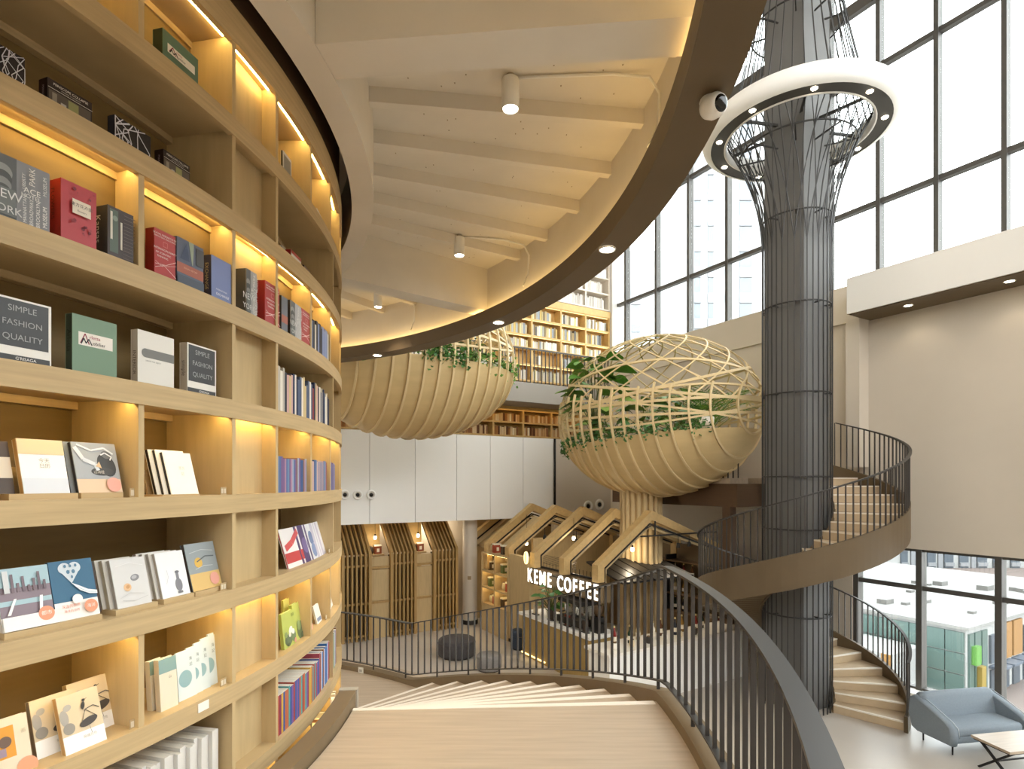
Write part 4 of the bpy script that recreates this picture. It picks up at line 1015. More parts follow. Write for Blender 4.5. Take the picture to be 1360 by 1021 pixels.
sf = empty('loveseat', (6.50, 8.50, GF), R_(10), 'grey-blue upholstered loveseat with slim black legs by the window', 'sofa')
Ws, Ds = 1.48, 0.68
m = MB(); rounded(m, 0.02, Ws - 0.02, 0.02, Ds - 0.05, 0.17, 0.30, 0.05); m.build('base', SOFA, sf)
m = MB(); rounded(m, 0.14, Ws - 0.14, 0.0, Ds - 0.18, 0.28, 0.42, 0.06); m.build('seat_cushion', SOFA, sf)
# backrest: leaning soft slab
m = MB(); rounded(m, 0.06, Ws - 0.06, -0.1, 0.1, 0, 0.5, 0.09); m.build('backrest', SOFA, sf, Matrix.Translation((0, Ds - 0.17, 0.27)) @ Matrix.Rotation(R_(-12), 4, 'X'))
PIPE = mat('sofa_piping', '#c3ccd2', 0.7)
for sx, x in ((-1, 0.0), (1, Ws - 0.13)):
    # arm slab: side outline sloping down to the front
    out = [(-0.03, 0.17), (-0.05, 0.3), (-0.03, 0.43), (0.06, 0.50), (0.40, 0.64), (Ds - 0.05, 0.72), (Ds + 0.04, 0.66), (Ds + 0.06, 0.4), (Ds, 0.2), (Ds - 0.1, 0.16)]
    mb = MB(); nr = []
    cxm = sum(p[0] for p in out) / len(out); czm = sum(p[1] for p in out) / len(out)
    for xx, k in ((x, 0.90), (x + 0.02, 0.98), (x + 0.065, 1.0), (x + 0.11, 0.98), (x + 0.13, 0.90)):
        nr.append([(xx, cxm + (p[0] - cxm) * k, czm + (p[1] - czm) * k) for p in out])
    arm_ = fixn(mb.sweep(nr, smooth=True).build('arm', SOFA, sf))
    xx = x + (0.0 if sx < 0 else 0.13) + (0.03 if sx < 0 else -0.03)
    MB().tube([(x + 0.118, p[0] * 1.0 - 0.004, p[1] + 0.004) for p in out[1:6]], 0.006, 5).build('piping', PIPE, arm_)
for x, y in ((0.14, 0.08), (Ws - 0.14, 0.08), (0.14, Ds - 0.1), (Ws - 0.14, Ds - 0.1)):
    MB().lathe([(0.0, 0), (0.011, 0), (0.014, 0.18), (0, 0.18)], (x, y, 0), 10).build('leg', BLACKM, sf)
tb = empty('coffee_table', (6.72, 7.72, GF), R_(10), 'low coffee table with pale wood top and crossed black legs', 'table')
MB().box(0, 1.1, 0, 0.55, 0.42, 0.455).build('table_top', FLOORW, tb)
MB().box(0.02, 1.08, 0.02, 0.53, 0.40, 0.42).build('under_frame', BLACKM, tb)
for x in (0.1, 1.0):
    MB().tube([(x, 0.03, 0.41), (x, 0.52, 0.0)], 0.02, 4).build('leg', BLACKM, tb); MB().tube([(x, 0.52, 0.41), (x, 0.03, 0.0)], 0.02, 4).build('leg', BLACKM, tb)
MB().tube([(0.1, 0.275, 0.2), (1.0, 0.275, 0.2)], 0.014, 4).build('stretcher', BLACKM, tb)

# ================================================================== city outside
EXT = mat('tower_white', '#a9a9a8', 0.7); EXW = mat('facade_white', '#8f8f8d', 0.8, var=0.06, scale=(.6, .6, .6)); EXG = mat('facade_grey', '#727375', 0.7); EXD = mat('facade_window', '#464d54', 0.3); EXL = mat('roof_pale', '#797875', 0.9, var=0.08, scale=(.4, .4, .4)); EXTD = mat('tower_window', '#70767c', 0.4); EXTG = mat('tower_grey', '#85868a', 0.7)
EXO = mat('facade_ochre', '#7d5b30', 0.7); EXGL = mat('facade_glass', '#445853', 0.3, spec=0.5); ROADM = mat('road_surface', '#655a55', 0.9)
ZG = EYE - 18
tag(MB().rbox(25, 260, -60, 260, ZG - 0.5, ZG).build('ground', ROADM), kind='structure')
def tower(label, X0, X1, Y, dep, z1, cols, fh, band=None):
    t = thing('tower_block', label, 'building')
    MB().box(X0, X1, Y, Y + dep, ZG, z1).build('wall', EXT, t)
    z = ZG + 1.5
    while z < z1 - fh:
        for (xa, xb) in cols:
            MB().box(xa, xb, Y - 0.12, Y, z, z + fh * 0.55).build('window', EXTD, t)
            MB().box(xa - 0.05, xb + 0.05, Y - 0.25, Y, z + fh * 0.58, z + fh * 0.98).build('spandrel', EXTG, t)
        z += fh
    return t
def X(px, d): return (px - 680) / 760 * d
d = 66
tower('tall white tower block with grey balconies seen through the upper windows', X(914, d), X(1030, d), d, 14, EYE + 48, [(X(922, d), X(930, d)), (X(940, d), X(947, d)), (X(963, d), X(970, d)), (X(982, d), X(998, d))], 2.95)
d = 52
tower('lower white building left of the tall tower', X(822, d), X(904, d), d, 12, EYE + 21, [(X(838, d), X(850, d)), (X(824, d), X(829, d))], 4.3)
# striped apartment slab far behind the low roofs
sl = thing('apartment_slab', 'far apartment slab with dark window strips behind the low white roofs', 'building')
d = 120
MB().box(X(1130, d), X(1500, d), d, d + 15, ZG, EYE + 6).build('wall', EXW, sl)
for px, wd, dk in ((1200, 9, 1), (1212, 6, 0), (1219, 5, 1), (1236, 11, 1), (1248, 6, 0), (1259, 12, 1), (1279, 12, 1), (1292, 6, 0), (1303, 13, 1), (1322, 8, 1), (1347, 12, 1), (1365, 8, 0)):
    MB().box(X(px - wd / 2, d), X(px + wd / 2, d), d - 0.3, d, ZG, EYE + 6).build('window_strip', EXD if dk else EXG, sl)
    if dk:
        for k in range(10): MB().box(X(px - wd / 2, d), X(px + wd / 2, d), d - 0.6, d - 0.3, EYE - 24 + k * 3.2, EYE - 23.2 + k * 3.2).build('balcony', EXG, sl)
# glass-fronted mall
ml = thing('glass_mall', 'low mall with green glass corner and pale flat roof outside the lower window', 'building')
ZR = EYE - 12
r0, w0 = 55.4, 21.2
MB().rbox(r0, 90, w0, 48, ZG, ZR).build('wall', EXW, ml)
MB().rbox(r0 - 0.3, 90, w0 - 0.3, 48, ZR, ZR + 0.25).build('roof_edge', EXL, ml)
nx = 6
for i in range(nx):
    for j in range(3):
        wa = w0 + 0.1 + i * 1.35; MB().rbox(r0 - 0.2, r0, wa, wa + 1.27, ZG + 0.6 + j * 1.75, ZG + 2.25 + j * 1.75).build('glass_panel', EXGL, ml)
for j, (ra, rb) in enumerate(((0.3, 1.1), (1.3, 2.4), (2.6, 3.6))):
    MB().rbox(r0 + ra, r0 + rb, w0 - 0.15, w0, ZG + 0.4, ZR - 0.4).build('glass_panel', EXGL, ml)
MB().rbox(r0 + 0.6, r0 + 1.5, w0 - 0.5, w0 - 0.15, ZR - 2.9, ZR - 1.4).build('green_sign', flat('#4c7a34'), ml)
MB().rbox(r0 + 1.6, r0 + 2.4, w0 - 0.5, w0 - 0.15, ZR - 5.0, ZR - 3.2).build('yellow_sign', flat('#7d6a30'), ml)
for k in range(9):
    ra = r0 + 4.2 + k * 2.3; m_ = (EXO if k in (1, 2, 4) else EXD)
    MB().rbox(ra, ra + (1.9 if m_ is EXO else 0.95), w0 - 0.2, w0, ZG + 2.6, ZR - (0.3 if m_ is EXO else 1.0)).build('ochre_panel' if m_ is EXO else 'window', m_, ml)
    MB().rbox(ra, ra + 1.9, w0 - 1.0, w0, ZG + 2.2, ZG + 2.4).build('awning', flat('#515862'), ml); MB().rbox(ra + 0.2, ra + 1.6, w0 - 0.12, w0, ZG, ZG + 2.0).build('shop_window', EXD, ml)
rnd = random.Random(9)
for k in range(22):
    ra, wa = rnd.uniform(r0 + 1, 80), rnd.uniform(w0 + 1.5, 44); q = rnd.uniform(0.4, 1.1)
    MB().rbox(ra, ra + q * 1.6, wa, wa + q, ZR + 0.25, ZR + 0.25 + q * 0.5).build('roof_unit', flat('#5f5d5a'), ml)
# white low block with ochre stripes left of the glass corner
wb = thing('white_shop_block', 'low white block with ochre stripes beside the glass mall', 'building')
MB().rbox(50, 54.9, 24.2, 34, ZG, ZR - 2.0).build('wall', EXW, wb)
for wa in (24.2, 27.0, 30.0): MB().rbox(49.8, 50, wa, wa + 0.7, ZG, ZR - 2.0).build('ochre_stripe', EXO, wb); MB().rbox(49.85, 50, wa + 1.0, wa + 2.2, ZG + 0.5, ZR - 3).build('window', EXD, wb)
# further low white buildings
for i, (ra, rb, wa, wb_, zt_) in enumerate(((48, 70, 50, 66, -11.2), (40, 58, 70, 90, -9.5), (72, 105, 56, 75, -10.5))):
    lb = thing('low_building', ['low white building behind the mall roof', 'low white building farther left behind the stair railing', 'long low white building in front of the apartment slab'][i], 'building')
    MB().rbox(ra, rb, wa, wb_, ZG, EYE + zt_).build('wall', EXW, lb); MB().rbox(ra - 0.3, rb + 0.3, wa - 0.3, wb_ + .3, EYE + zt_, EYE + zt_ + 0.5).build('roof', EXL, lb)
    for k in range(8): MB().rbox(ra - 0.15, ra, wa + 0.8 + k * 2, wa + 2.0 + k * 2, EYE + zt_ - 3.0, EYE + zt_ - 1.0).build('window', EXD, lb)
    for k in range(9): MB().rbox(ra + 0.8 + k * 2.2, ra + 2.0 + k * 2.2, wa - 0.15, wa, EYE + zt_ - 3.0, EYE + zt_ - 1.0).build('window', EXD, lb)
# ================================================================== books on the round bookcase
def ray_hit(px, R):          # angle on the circle of radius R met by a picture column
    u = (px - 680) / 760.0; A = u * u + 1; Bq = 2 * (u * -DC.x + -DC.y); Cq = DC.x ** 2 + DC.y ** 2 - R * R
    disc = Bq * Bq - 4 * A * Cq
    d = (-Bq - math.sqrt(max(disc, 0))) / (2 * A); return Vector((u * d, d, 0))
def cover_parts(t, W, H, T, col, scol, pages=True, backoff=0.0):
    th = 0.003
    fc_ = MB().box(-W / 2, W / 2, 0, th, 0, H).build('front_cover', flat(col, 0.4), t)
    MB().box(-W / 2, W / 2, T - th, T, 0, H).build('back_cover', flat(col, 0.4), t)
    sp_ = MB().box(-W / 2, -W / 2 + th, th, T - th, 0, H).build('spine', flat(scol, 0.4), t)
    MB().box(-W / 2 + th, W / 2 - 0.003, th, T - th, 0.003, H - 0.004).build('page_block', PAPER, t)
    return fc_, sp_
PR = Matrix.Rotation(R_(90), 4, 'X')
def prints(t, W, H, items):
    e = 0.0006; lay = 0
    for it in items:
        lay += 1; y = -e * lay; k = it[0]
        if k == 'r': _, x0, y0, x1, y1, col = it; MB().box((x0 - .5) * W, (x1 - .5) * W, y, y + e * 0.9 if y + e * .9 < 0 else 0, y0 * H, y1 * H).build('printed_panel', flat(col, 0.4), t)
        elif k == 'd':
            _, x, yy, r, col = it; m = MB(); m.face([((x - .5) * W + r * W * math.cos(2 * PI * q / 24), y, yy * H + r * W * math.sin(2 * PI * q / 24)) for q in range(24)]); m.build('printed_disc', flat(col, 0.4), t)
        elif k == 'e':
            _, x, yy, rx, ry, ro, col = it; ca, sa = math.cos(R_(ro)), math.sin(R_(ro)); m = MB()
            m.face([((x - .5) * W + W * (rx * math.cos(2 * PI * q / 20) * ca - ry * math.sin(2 * PI * q / 20) * sa), y, yy * H + W * (rx * math.cos(2 * PI * q / 20) * sa + ry * math.sin(2 * PI * q / 20) * ca)) for q in range(20)]); m.build('printed_shape', flat(col, 0.4), t)
        elif k == 'p': _, pts, col = it; m = MB(); m.face([((a - .5) * W, y, b * H) for a, b in pts]); m.build('printed_shape', flat(col, 0.4), t)
        elif k == 'l':
            _, pts, w, col = it; m = MB()
            for a, b in zip(pts, pts[1:]):
                p = Vector(((a[0] - .5) * W, y, a[1] * H)); q = Vector(((b[0] - .5) * W, y, b[1] * H)); n = (q - p).cross(Vector((0, 1, 0))).normalized() * w * W / 2
                m.face([p - n, q - n, q + n, p + n])
            m.build('printed_line', flat(col, 0.4), t)
        elif k == 't':
            _, s, x, yy, size, col = it[:6]; al = it[6] if len(it) > 6 else 'CENTER'; rot = it[7] if len(it) > 7 else 0
            me = text_mesh(s, round(size * H, 4), al).copy(); me.materials.clear(); me.materials.append(flat(col, 0.4))
            link('lettering', me, t, Matrix.Translation(((x - .5) * W, y, yy * H)) @ PR @ Matrix.Rotation(R_(rot), 4, 'Z'))
def book(label, k, xl, xr, hpx, T, col, scol, items=(), lean=0.0, inset=0.06, group=None, shift=0.0, zoff=0.0, bulge=None, spine_items=None, name='book', back=0.0):
    if k == 3: inset = min(inset, .012)
    R = RS - inset
    a, b = ray_hit(xl, R), ray_hit(xr, R)
    c = (a + b) / 2; W = (b - a).length; T = min(T, .1) if k == 3 else T; H = hpx / 760.0 * c.y
    yaw = math.atan2(b.y - a.y, b.x - a.x)
    t = empty(name, (c.x, c.y, ZSH[k] + zoff), 0, label, 'book', group)
    t.rotation_euler = (R_(-lean), 0, yaw)
    if back:        # copy standing behind / beside
        t.location += Vector((-math.sin(yaw), math.cos(yaw), 0)) * back
    if shift: t.location += Vector((math.cos(yaw), math.sin(yaw), 0)) * shift
    fc_, sp_ = cover_parts(t, W, H, T, col, scol)
    if items: prints(fc_, W, H, items)
    if spine_items:
        for s, z, size, c2 in spine_items:
            me = text_mesh(s, round(size * H, 4)).copy(); me.materials.clear(); me.materials.append(flat(c2, 0.4))
            link('spine_lettering', me, sp_, Matrix.Translation((-W / 2 - 0.0006, T / 2, z * H)) @ Matrix.Rotation(R_(-90), 4, 'Z') @ PR @ Matrix.Rotation(R_(-90), 4, 'Z'))
    return t
def stand(label, k, xl, xr, inset, h=0.02):
    R = RS - inset; a, b = ray_hit(xl, R), ray_hit(xr, R); c = (a + b) / 2; W = (b - a).length
    t = empty('book_stand', (c.x, c.y, ZSH[k]), math.atan2(b.y - a.y, b.x - a.x), label, 'book stand', 'wooden book stands')
    MB().box(-W / 2, W / 2, -0.015, 0.13, 0, h).build('foot_board', WOOD, t)
    MB().hexa([Vector(p) for p in ((-W / 2 * .6, 0.10, h), (W / 2 * .6, 0.10, h), (W / 2 * .6, 0.11, h), (-W / 2 * .6, 0.11, h), (-W / 2 * .6, 0.125, 0.11), (W / 2 * .6, 0.125, 0.11), (W / 2 * .6, 0.135, 0.11), (-W / 2 * .6, 0.135, 0.11))]).build('back_rest', WOOD, t)
W_ = '#efece6'; DK = '#2b1f20'
def scribble(seed, bg=None):
    r = random.Random(seed); it = []
    for i in range(9):
        x = r.uniform(0, 1); it.append(('l', [(x, 0.02), (x + r.uniform(-.25, .25), 0.35), (x + r.uniform(-.3, .3), 0.7), (min(1, max(0, x + r.uniform(-.45, .45))), 0.98)], 0.025, '#cfcfd8'))
    return [(q[0], [(min(.99, max(.01, a)), b) for a, b in q[1]], q[2], q[3]) for q in it]
def perisc(x): return [('r', 0.03, 0.05, 0.97, 0.66, '#5a5048'), ('r', .1, .1, .2, .6, '#8b8478'), ('r', .45, .25, .68, .62, '#8f8f5e'), ('r', .28, .1, .4, .4, '#aaa59c'), ('r', .55, .06, .92, .22, '#b3aca2'), ('l', [(0, .7), (1, .7)], .012, '#d9d2c8'), ('t', 'PERISCOPE COLLAPSE', .5, .86, .11, '#e6dfd6'), ('t', 'PARADISE OF INTERIORS', .5, .76, .055, '#c9c2b8')]
ARL = [('r', .13, .50, .90, .72, '#efe9e0'), ('l', [(.17, .53), (.27, .70), (.36, .53)], .022, '#8d2a3f'), ('l', [(.18, .52), (.24, .62), (.29, .54), (.35, .62), (.42, .52)], .024, '#26262c'), ('t', 'rletta', .36, .655, .085, '#a33a50', 'LEFT'), ('t', 'obilier', .43, .56, .085, '#2b2b33', 'LEFT')]
SIMP = [('r', .035, .26, .95, .97, '#4b4d50'), ('r', .0, .03, .97, .13, '#4b4d50'), ('t', 'SIMPLE', .5, .84, .13, '#a9abad'), ('t', 'FASHION', .5, .62, .13, '#a9abad'), ('t', 'QUALITY', .5, .40, .13, '#a9abad'), ('t', "G'RISAGA", .55, .08, .065, '#f2f0ec')]
def socred(c='#f0e6e0'): return [('t', 'SOCIAL RESEARCH OF', .5, .90, .06, c), ('t', 'PHENOMENA AND SCIENCE', .5, .84, .045, c), ('l', [(.4, .66), (.6, .66), (.6, .76), (.4, .76), (.4, .66)], .015, '#d98d86'), ('t', 'INTERDISCIPLINARITY', .5, .58, .06, c), ('t', 'OF SCIENTIFIC', .4, .49, .06, c), ('t', 'THINKING', .35, .41, .06, c), ('l', [(0, .22), (.5, .26), (1, .42)], .02, '#efc9c4'), ('l', [(0, .14), (.4, .24), (1, .05)], .02, '#efc9c4'), ('l', [(0, .28), (.3, .2), (1, .33)], .014, '#efc9c4')]
def nyc():
    it = [('r', 0, 0, .40, 1, '#5d5f60')]
    for q in range(4): it.append(('d', .16, .72 - .1 * q, .17 - .01 * q, ['#8f9190', '#4c4e4e', '#868887', '#505252'][q]))
    it += [('r', .02, .05, .38, .48, '#6e7271'), ('t', 'NEW', .2, .37, .2, '#dadada'), ('t', 'YORK', .2, .14, .17, '#d0d0d0'), ('t', 'ACE', .66, .56, .13, '#e4e2de'), ('t', 'HOTEL', .64, .47, .09, '#e4e2de'), ('t', 'PARK', .66, .8, .12, '#dedcd8', 'CENTER', 90), ('t', 'MUSEUM', .89, .22, .09, '#e8e6e2', 'CENTER', 90), ('t', 'BROOKLYN', .76, .22, .08, '#e4e2de', 'CENTER', 90), ('t', 'BROADWAY', .64, .22, .075, '#dcdad6', 'CENTER', 90), ('t', 'MANHATTAN', .52, .24, .07, '#dcdad6', 'CENTER', 90), ('t', 'LIBERTY', .5, .68, .07, '#d8d6d2', 'CENTER', 90), ('t', 'MUSEUM', .88, .72, .08, '#d8d6d2', 'CENTER', 90)]
    return it
FLOW = [('r', .26, .48, .78, .72, '#eadfcf'), ('t', '東方花卉圖', .52, .63, .07, '#5a4a42'), ('t', 'flowers', .52, .54, .05, '#7a6a60')]
def petals(seed):
    r = random.Random(seed); out = []
    for i in range(16):
        x, y = r.choice(((.2, .84), (.42, .9), (.8, .85), (.3, .3), (.7, .25), (.55, .15), (.25, .6))); x += r.uniform(-.1, .1); y += r.uniform(-.08, .08)
        out.append(('d', min(.93, max(.07, x)), min(.94, max(.06, y)), r.uniform(.025, .05), r.choice(('#8c2c38', '#a33b45', '#7a2a36'))))
    return out
# shelf 1
book('sage green slipcase book on the top visible shelf', 1, 216, 263, 50, .05, '#5f7a66', '#34443a', ARL)
book('white framed booklet on the top shelf right of the closed panel', 1, 376, 387, 38, .015, '#d9d6d0', '#3a3a38', [('r', .1, .1, .9, .9, '#8a877f')])
book('thin white book low on the top shelf near the far bend', 1, 421, 433, 22, .02, '#e8e4da', '#cfcabc', [])
# shelf 2
book('black slipcase with white scribbled lines at the left picture edge', 2, -14, 33, 50, .04, '#1f1518', '#241a1c', scribble(5))
book('black photo book printed PERISCOPE COLLAPSE, the larger of two', 2, 63, 122, 40, .045, '#2a1e1c', '#2a1a20', perisc(0), spine_items=[('PERISCOPE', .5, .12, '#b8aebb')])
book('black slipcase with white scribbled lines in the middle of the dark tier', 2, 152, 200, 40, .035, '#1b1517', '#1b2334', scribble(8))
book('black photo book printed PERISCOPE COLLAPSE, the smaller of two', 2, 217, 252, 33, .045, '#2a1e1c', '#2a1a20', perisc(1), spine_items=[('PERISCOPE', .5, .12, '#b8aebb')])
book('small grey booklet on the dark tier right of the closed panel', 2, 374, 379, 15, .03, '#8a8780', '#b3b0a8', [])
book('small red and white book on the dark tier right of the closed panel', 2, 387, 400, 20, .05, '#d8d2cb', '#a32b2b', [('r', 0, .8, 1, 1, '#b03a38')])
book('small dark brown book on the dark tier near the bend', 2, 404, 412, 16, .04, '#6d4f3d', '#2f2a2a', [])
# shelf 3
book('large grey New York typography book at the left picture edge', 3, -10, 66, 82, .05, '#8a8b90', '#55575a', nyc())
book('thick red slipcase with flower print and white title plate', 3, 81, 128, 78, .085, '#b8434a', '#b03028', petals(2) + FLOW, spine_items=[('FLOWERS', .6, .12, '#6a1f1c')])
book('thick dark brick-patterned book with white ribbon', 3, 143, 177, 66, .11, '#4b4140', '#3a3635', [('r', .08, .1, .4, .95, '#5d6a60'), ('r', .1, .35, .18, .9, '#d6d2c6'), ('r', .48, .2, .55, .75, '#d6d2c6'), ('d', .27, .78, .1, '#8a9a8e')] + [('r', .56, .05 + .07 * q, 1, .06 + .07 * q, '#6b5f5c') for q in range(13)], spine_items=[('Kansas', .55, .2, '#efe8dc')])
book('red SOCIAL RESEARCH book at the left of the second lit bay', 3, 205, 233, 60, .045, '#b13a3a', '#8d1f22', socred())
book('grey-blue book with orange band and pale wedge', 3, 235, 270, 60, .03, '#5b6277', '#4a4f62', [('r', 0, .25, 1, .47, '#a8604c'), ('t', 'SOCIAL HISTORY', .5, .38, .05, '#e8b8a0'), ('p', [(.42, 1), (.62, 1), (.58, .5), (.55, .5)], '#9aa58f'), ('p', [(.1, .55), (.35, .95), (.45, .55)], '#3f4a66'), ('r', .7, .55, 1, .93, '#4a4a4c'), ('r', 0, 0, 1, .2, '#4d5666')])
book('lilac-blue EXCHANGE book at the right of the second lit bay', 3, 281, 307, 55, .05, '#7886b8', '#3c3c52', [('t', 'INTERNATIONAL', .5, .24, .05, '#e6e8f4'), ('t', 'EXCHANGE', .55, .13, .085, '#f2f3fa')], spine_items=[('EXCHANGE', .5, .12, '#c8b88a')])
book('grey New York typography book in the narrow closed-panel bay', 3, 327, 341, 58, .06, '#a5a5a5', '#5c5c5a', nyc(), inset=.025)
book('red SOCIAL RESEARCH book in the narrow closed-panel bay', 3, 352, 371, 54, .05, '#b13a3a', '#8d1f22', socred(), inset=.025)
book('grey-blue banded book at the left of the third lit bay', 3, 374, 382, 46, .02, '#6a6f78', '#2f2f30', [('r', 0, .25, 1, .47, '#a8604c')])
book('pale grey typography book in the third lit bay', 3, 386, 400, 46, .04, '#b5b5b8', '#2b2b2d', nyc())
book('red SOCIAL RESEARCH book at the right of the third lit bay', 3, 400, 413, 44, .03, '#b13a3a', '#8d1f22', socred())
# shelf 4
book('large grey and white SIMPLE FASHION QUALITY book at the left picture edge', 4, -12, 68, 86, .04, W_, '#c9c4bb', SIMP)
book('sage green Arletta Mobilier book standing on the dark middle tier', 4, 96, 155, 77, .035, '#7b9680', '#3d4a41', ARL, spine_items=[('Arletta', .55, .13, '#1b1f1c')])
book('white book with a grey rounded bar on the cover', 4, 183, 231, 71, .035, '#e9e6df', '#cfc8bd', [('r', .2, .52, 1, .68, '#7d7d7b'), ('d', .2, .60, .105, '#7d7d7b'), ('t', 'DESIGN THE OBJECT', .2, .46, .035, '#6b6b68', 'LEFT')], spine_items=[('INTERIOR', .4, .1, '#5a4a4a')])
book('small SIMPLE FASHION QUALITY book at the right of the dark middle tier', 4, 249, 287, 66, .04, W_, '#c9bfb0', SIMP, spine_items=[('simple', .5, .12, '#5a4a4a')])
# shelf 5: leaning wrapped books
CAL = [('r', 0, .28, 1, .72, '#f4f1ec'), ('r', 0, 0, 1, .28, '#d5d9e0'), ('r', 0, .72, 1, 1, '#d9c39b'), ('t', '今天', .52, .60, .09, '#9a958c'), ('t', '日历', .52, .5, .09, '#9a958c')]
INK = [('r', 0, 0, 1, .27, '#dcc0a0'), ('r', 0, .27, 1, 1, '#a4a7aa'), ('e', .72, .55, .2, .28, 20, '#3c3b3a'), ('e', .6, .42, .26, .1, 0, '#44423f'), ('e', .74, .76, .12, .09, -20, '#6b6c6c'), ('l', [(.05, .9), (.2, .66), (.45, .56), (.5, .44)], .09, '#d3d7dc'), ('l', [(.1, .95), (.4, .84), (.7, .9), (.9, .78)], .04, '#dfe2e6'), ('l', [(.6, .75), (.7, .8), (.85, .72), (.8, .65)], .03, '#e6e8ea'), ('p', [(.45, .52), (.58, .48), (.54, .62)], '#d9b78a'), ('t', '山海经', .5, .40, .07, '#cfc6b8'), ('d', .8, .15, .17, '#e2a392')]
stand('wooden stand under the cream calendar book', 5, 8, 100, .05); stand('wooden stand under the grey ink-wash book', 5, 104, 160, .05); stand('wooden stand under the white leaning books', 5, 212, 262, .06, .006)
book('dark and white wrapped book cut by the left edge of the lit tier', 5, -45, 20, 74, .02, '#4a3a2c', '#c9a878', [('r', 0, .3, 1, .7, '#d9cdbb')], 14, .08, zoff=.02)
book('cream wrapped calendar book leaning on the lit tier', 5, 32, 93, 74, .022, '#e4d3b4', '#c89f62', CAL, 14, .05, zoff=.02)
book('grey ink-wash book with peach band, front copy', 5, 105, 163, 68, .018, '#8d8f90', '#2a2420', INK, 14, .05, zoff=.02)
for q in (1, 2): book('grey ink-wash book standing %s behind the front copy' % ['', 'directly', 'two places'][q], 5, 105, 163, 68, .018, '#8d8f90', '#2a2420', [], 14, .05, zoff=.02, back=.021 * q, shift=-.012 * q)
WB_ = [('r', 0, 0, 1, .2, '#f2ede4'), ('t', '漂流', .55, .62, .09, '#c9c4bd'), ('t', '記', .55, .48, .09, '#c9c4bd')]
book('white leaning book with black spine, front copy', 5, 228, 264, 57, .018, '#f0ece4', '#2a2521', WB_, 15, .07, zoff=.006)
for q in (1, 2): book('white leaning book with black spine, %s copy back' % ['', 'one', 'two'][q], 5, 228, 264, 60, .018, '#f0ece4', '#2a2521', [], 15, .07, zoff=.006, back=.02 * q, shift=-.016 * q)
# shelf 6
CITY = [('r', 0, .22, 1, 1, '#a9c3c9'), ('r', 0, .48, 1, .68, '#8b7c84'), ('r', 0, .22, 1, .40, '#8b7c84')] + [('r', .05 + .1 * q, .6, .1 + .1 * q, .70 + .05 * (q * 7 % 5), '#77686f') for q in range(9)] + [('r', .1, .6, .2, .96, '#cfd0cf'), ('p', [(.1, .25), (.16, .25), (.3, .5), (.25, .5)], '#f3f1ec'), ('p', [(.7, .25), (.76, .25), (.8, .5), (.74, .5)], '#f3f1ec'), ('r', 0, 0, 1, .22, '#efece6'), ('d', .82, .19, .16, '#e39a78'), ('t', '都市', .82, .19, .08, '#fbe6d8')]
FISH = [('r', 0, 0, 1, .30, '#efebe4'), ('e', .33, .87, .14, .13, 25, '#cfd7dc'), ('e', .57, .87, .14, .13, -25, '#cfd7dc'), ('p', [(.23, .82), (.67, .82), (.45, .60)], '#cfd7dc'), ('e', .4, .8, .04, .05, 0, '#5b7f97'), ('e', .52, .8, .04, .05, 0, '#5b7f97'), ('e', .46, .9, .03, .04, 0, '#5b7f97'), ('e', .34, .9, .03, .04, 0, '#5b7f97'), ('e', .58, .9, .03, .04, 0, '#5b7f97'), ('e', .46, .71, .025, .04, 0, '#5b7f97'), ('p', [(.42, .61), (.55, .56), (.78, .46), (.99, .42), (.99, .36), (.8, .38), (.6, .46), (.5, .54)], '#e6e9ea'), ('l', [(.55, .52), (.75, .42), (.97, .39)], .01, '#a9bac4'), ('d', .5, .32, .12, '#efebe4'), ('t', '深海的世界', .33, .22, .06, '#e08a6a'), ('t', '海洋的世界', .33, .14, .05, '#e08a6a'), ('d', .78, .17, .16, '#e39a78'), ('t', '海洋', .78, .17, .07, '#fbe6d8')]
MOON = [('e', .62, .58, .13, .09, 10, '#8a8a8d'), ('e', .60, .59, .08, .05, 10, '#b5b5b8'), ('d', .36, .40, .11, '#ddb78e'), ('e', .37, .41, .06, .05, 30, '#c99a6a'), ('l', [(.1, .85), (.5, .9), (.9, .82)], .012, '#e6e4e2'), ('l', [(.15, .15), (.5, .1), (.9, .16)], .01, '#b9b7b4'), ('l', [(.1, .2), (.4, .28), (.8, .22)], .015, '#c8c6c4')]
VASE = [('e', .64, .24, .13, .2, 0, '#85858b'), ('r', .59, .36, .69, .52, '#85858b'), ('e', .64, .53, .08, .04, 0, '#74747a'), ('r', .55, .05, .73, .1, '#74747a'), ('l', [(.2, .3), (.3, .45), (.28, .6)], .012, '#c0c0c4')]
GOLD = [('r', 0, 0, 1, .36, '#d9b777'), ('d', .35, .58, .13, '#d9b25a'), ('l', [(.3, .6), (.6, .7), (.9, .68)], .03, '#5e6668'), ('l', [(.1, .8), (.5, .85), (.9, .8)], .012, '#c7cccd'), ('d', .78, .19, .16, '#e2a392'), ('l', [(.2, .45), (.5, .5), (.8, .48)], .012, '#c7cccd')]
for i, (a, b2, nm) in enumerate(((2, 76, 'the skyline book'), (76, 132, 'the blue fish book'), (150, 206, 'the grey moon books'), (214, 254, 'the vase books'), (256, 297, 'the gilded grey book'))): stand('wooden stand under ' + nm, 6, a, b2, .05)
book('pale book with city skyline cover and orange seal', 6, 4, 74, 82, .015, '#e8e5df', '#d8d2c8', CITY, 14, .05, zoff=.02)
book('blue book with leaping white fish and orange seal', 6, 76, 133, 78, .015, '#3f6a86', '#2f4f66', FISH, 14, .05, zoff=.02)
book('dark book hidden behind the blue fish book', 6, 84, 141, 70, .012, '#4a3a34', '#2f2620', [], 14, .05, zoff=.02, back=.025)
book('grey speckled moon book, front copy', 6, 157, 202, 64, .02, '#d5d3d0', '#9a938a', MOON, 14, .05, zoff=.02)
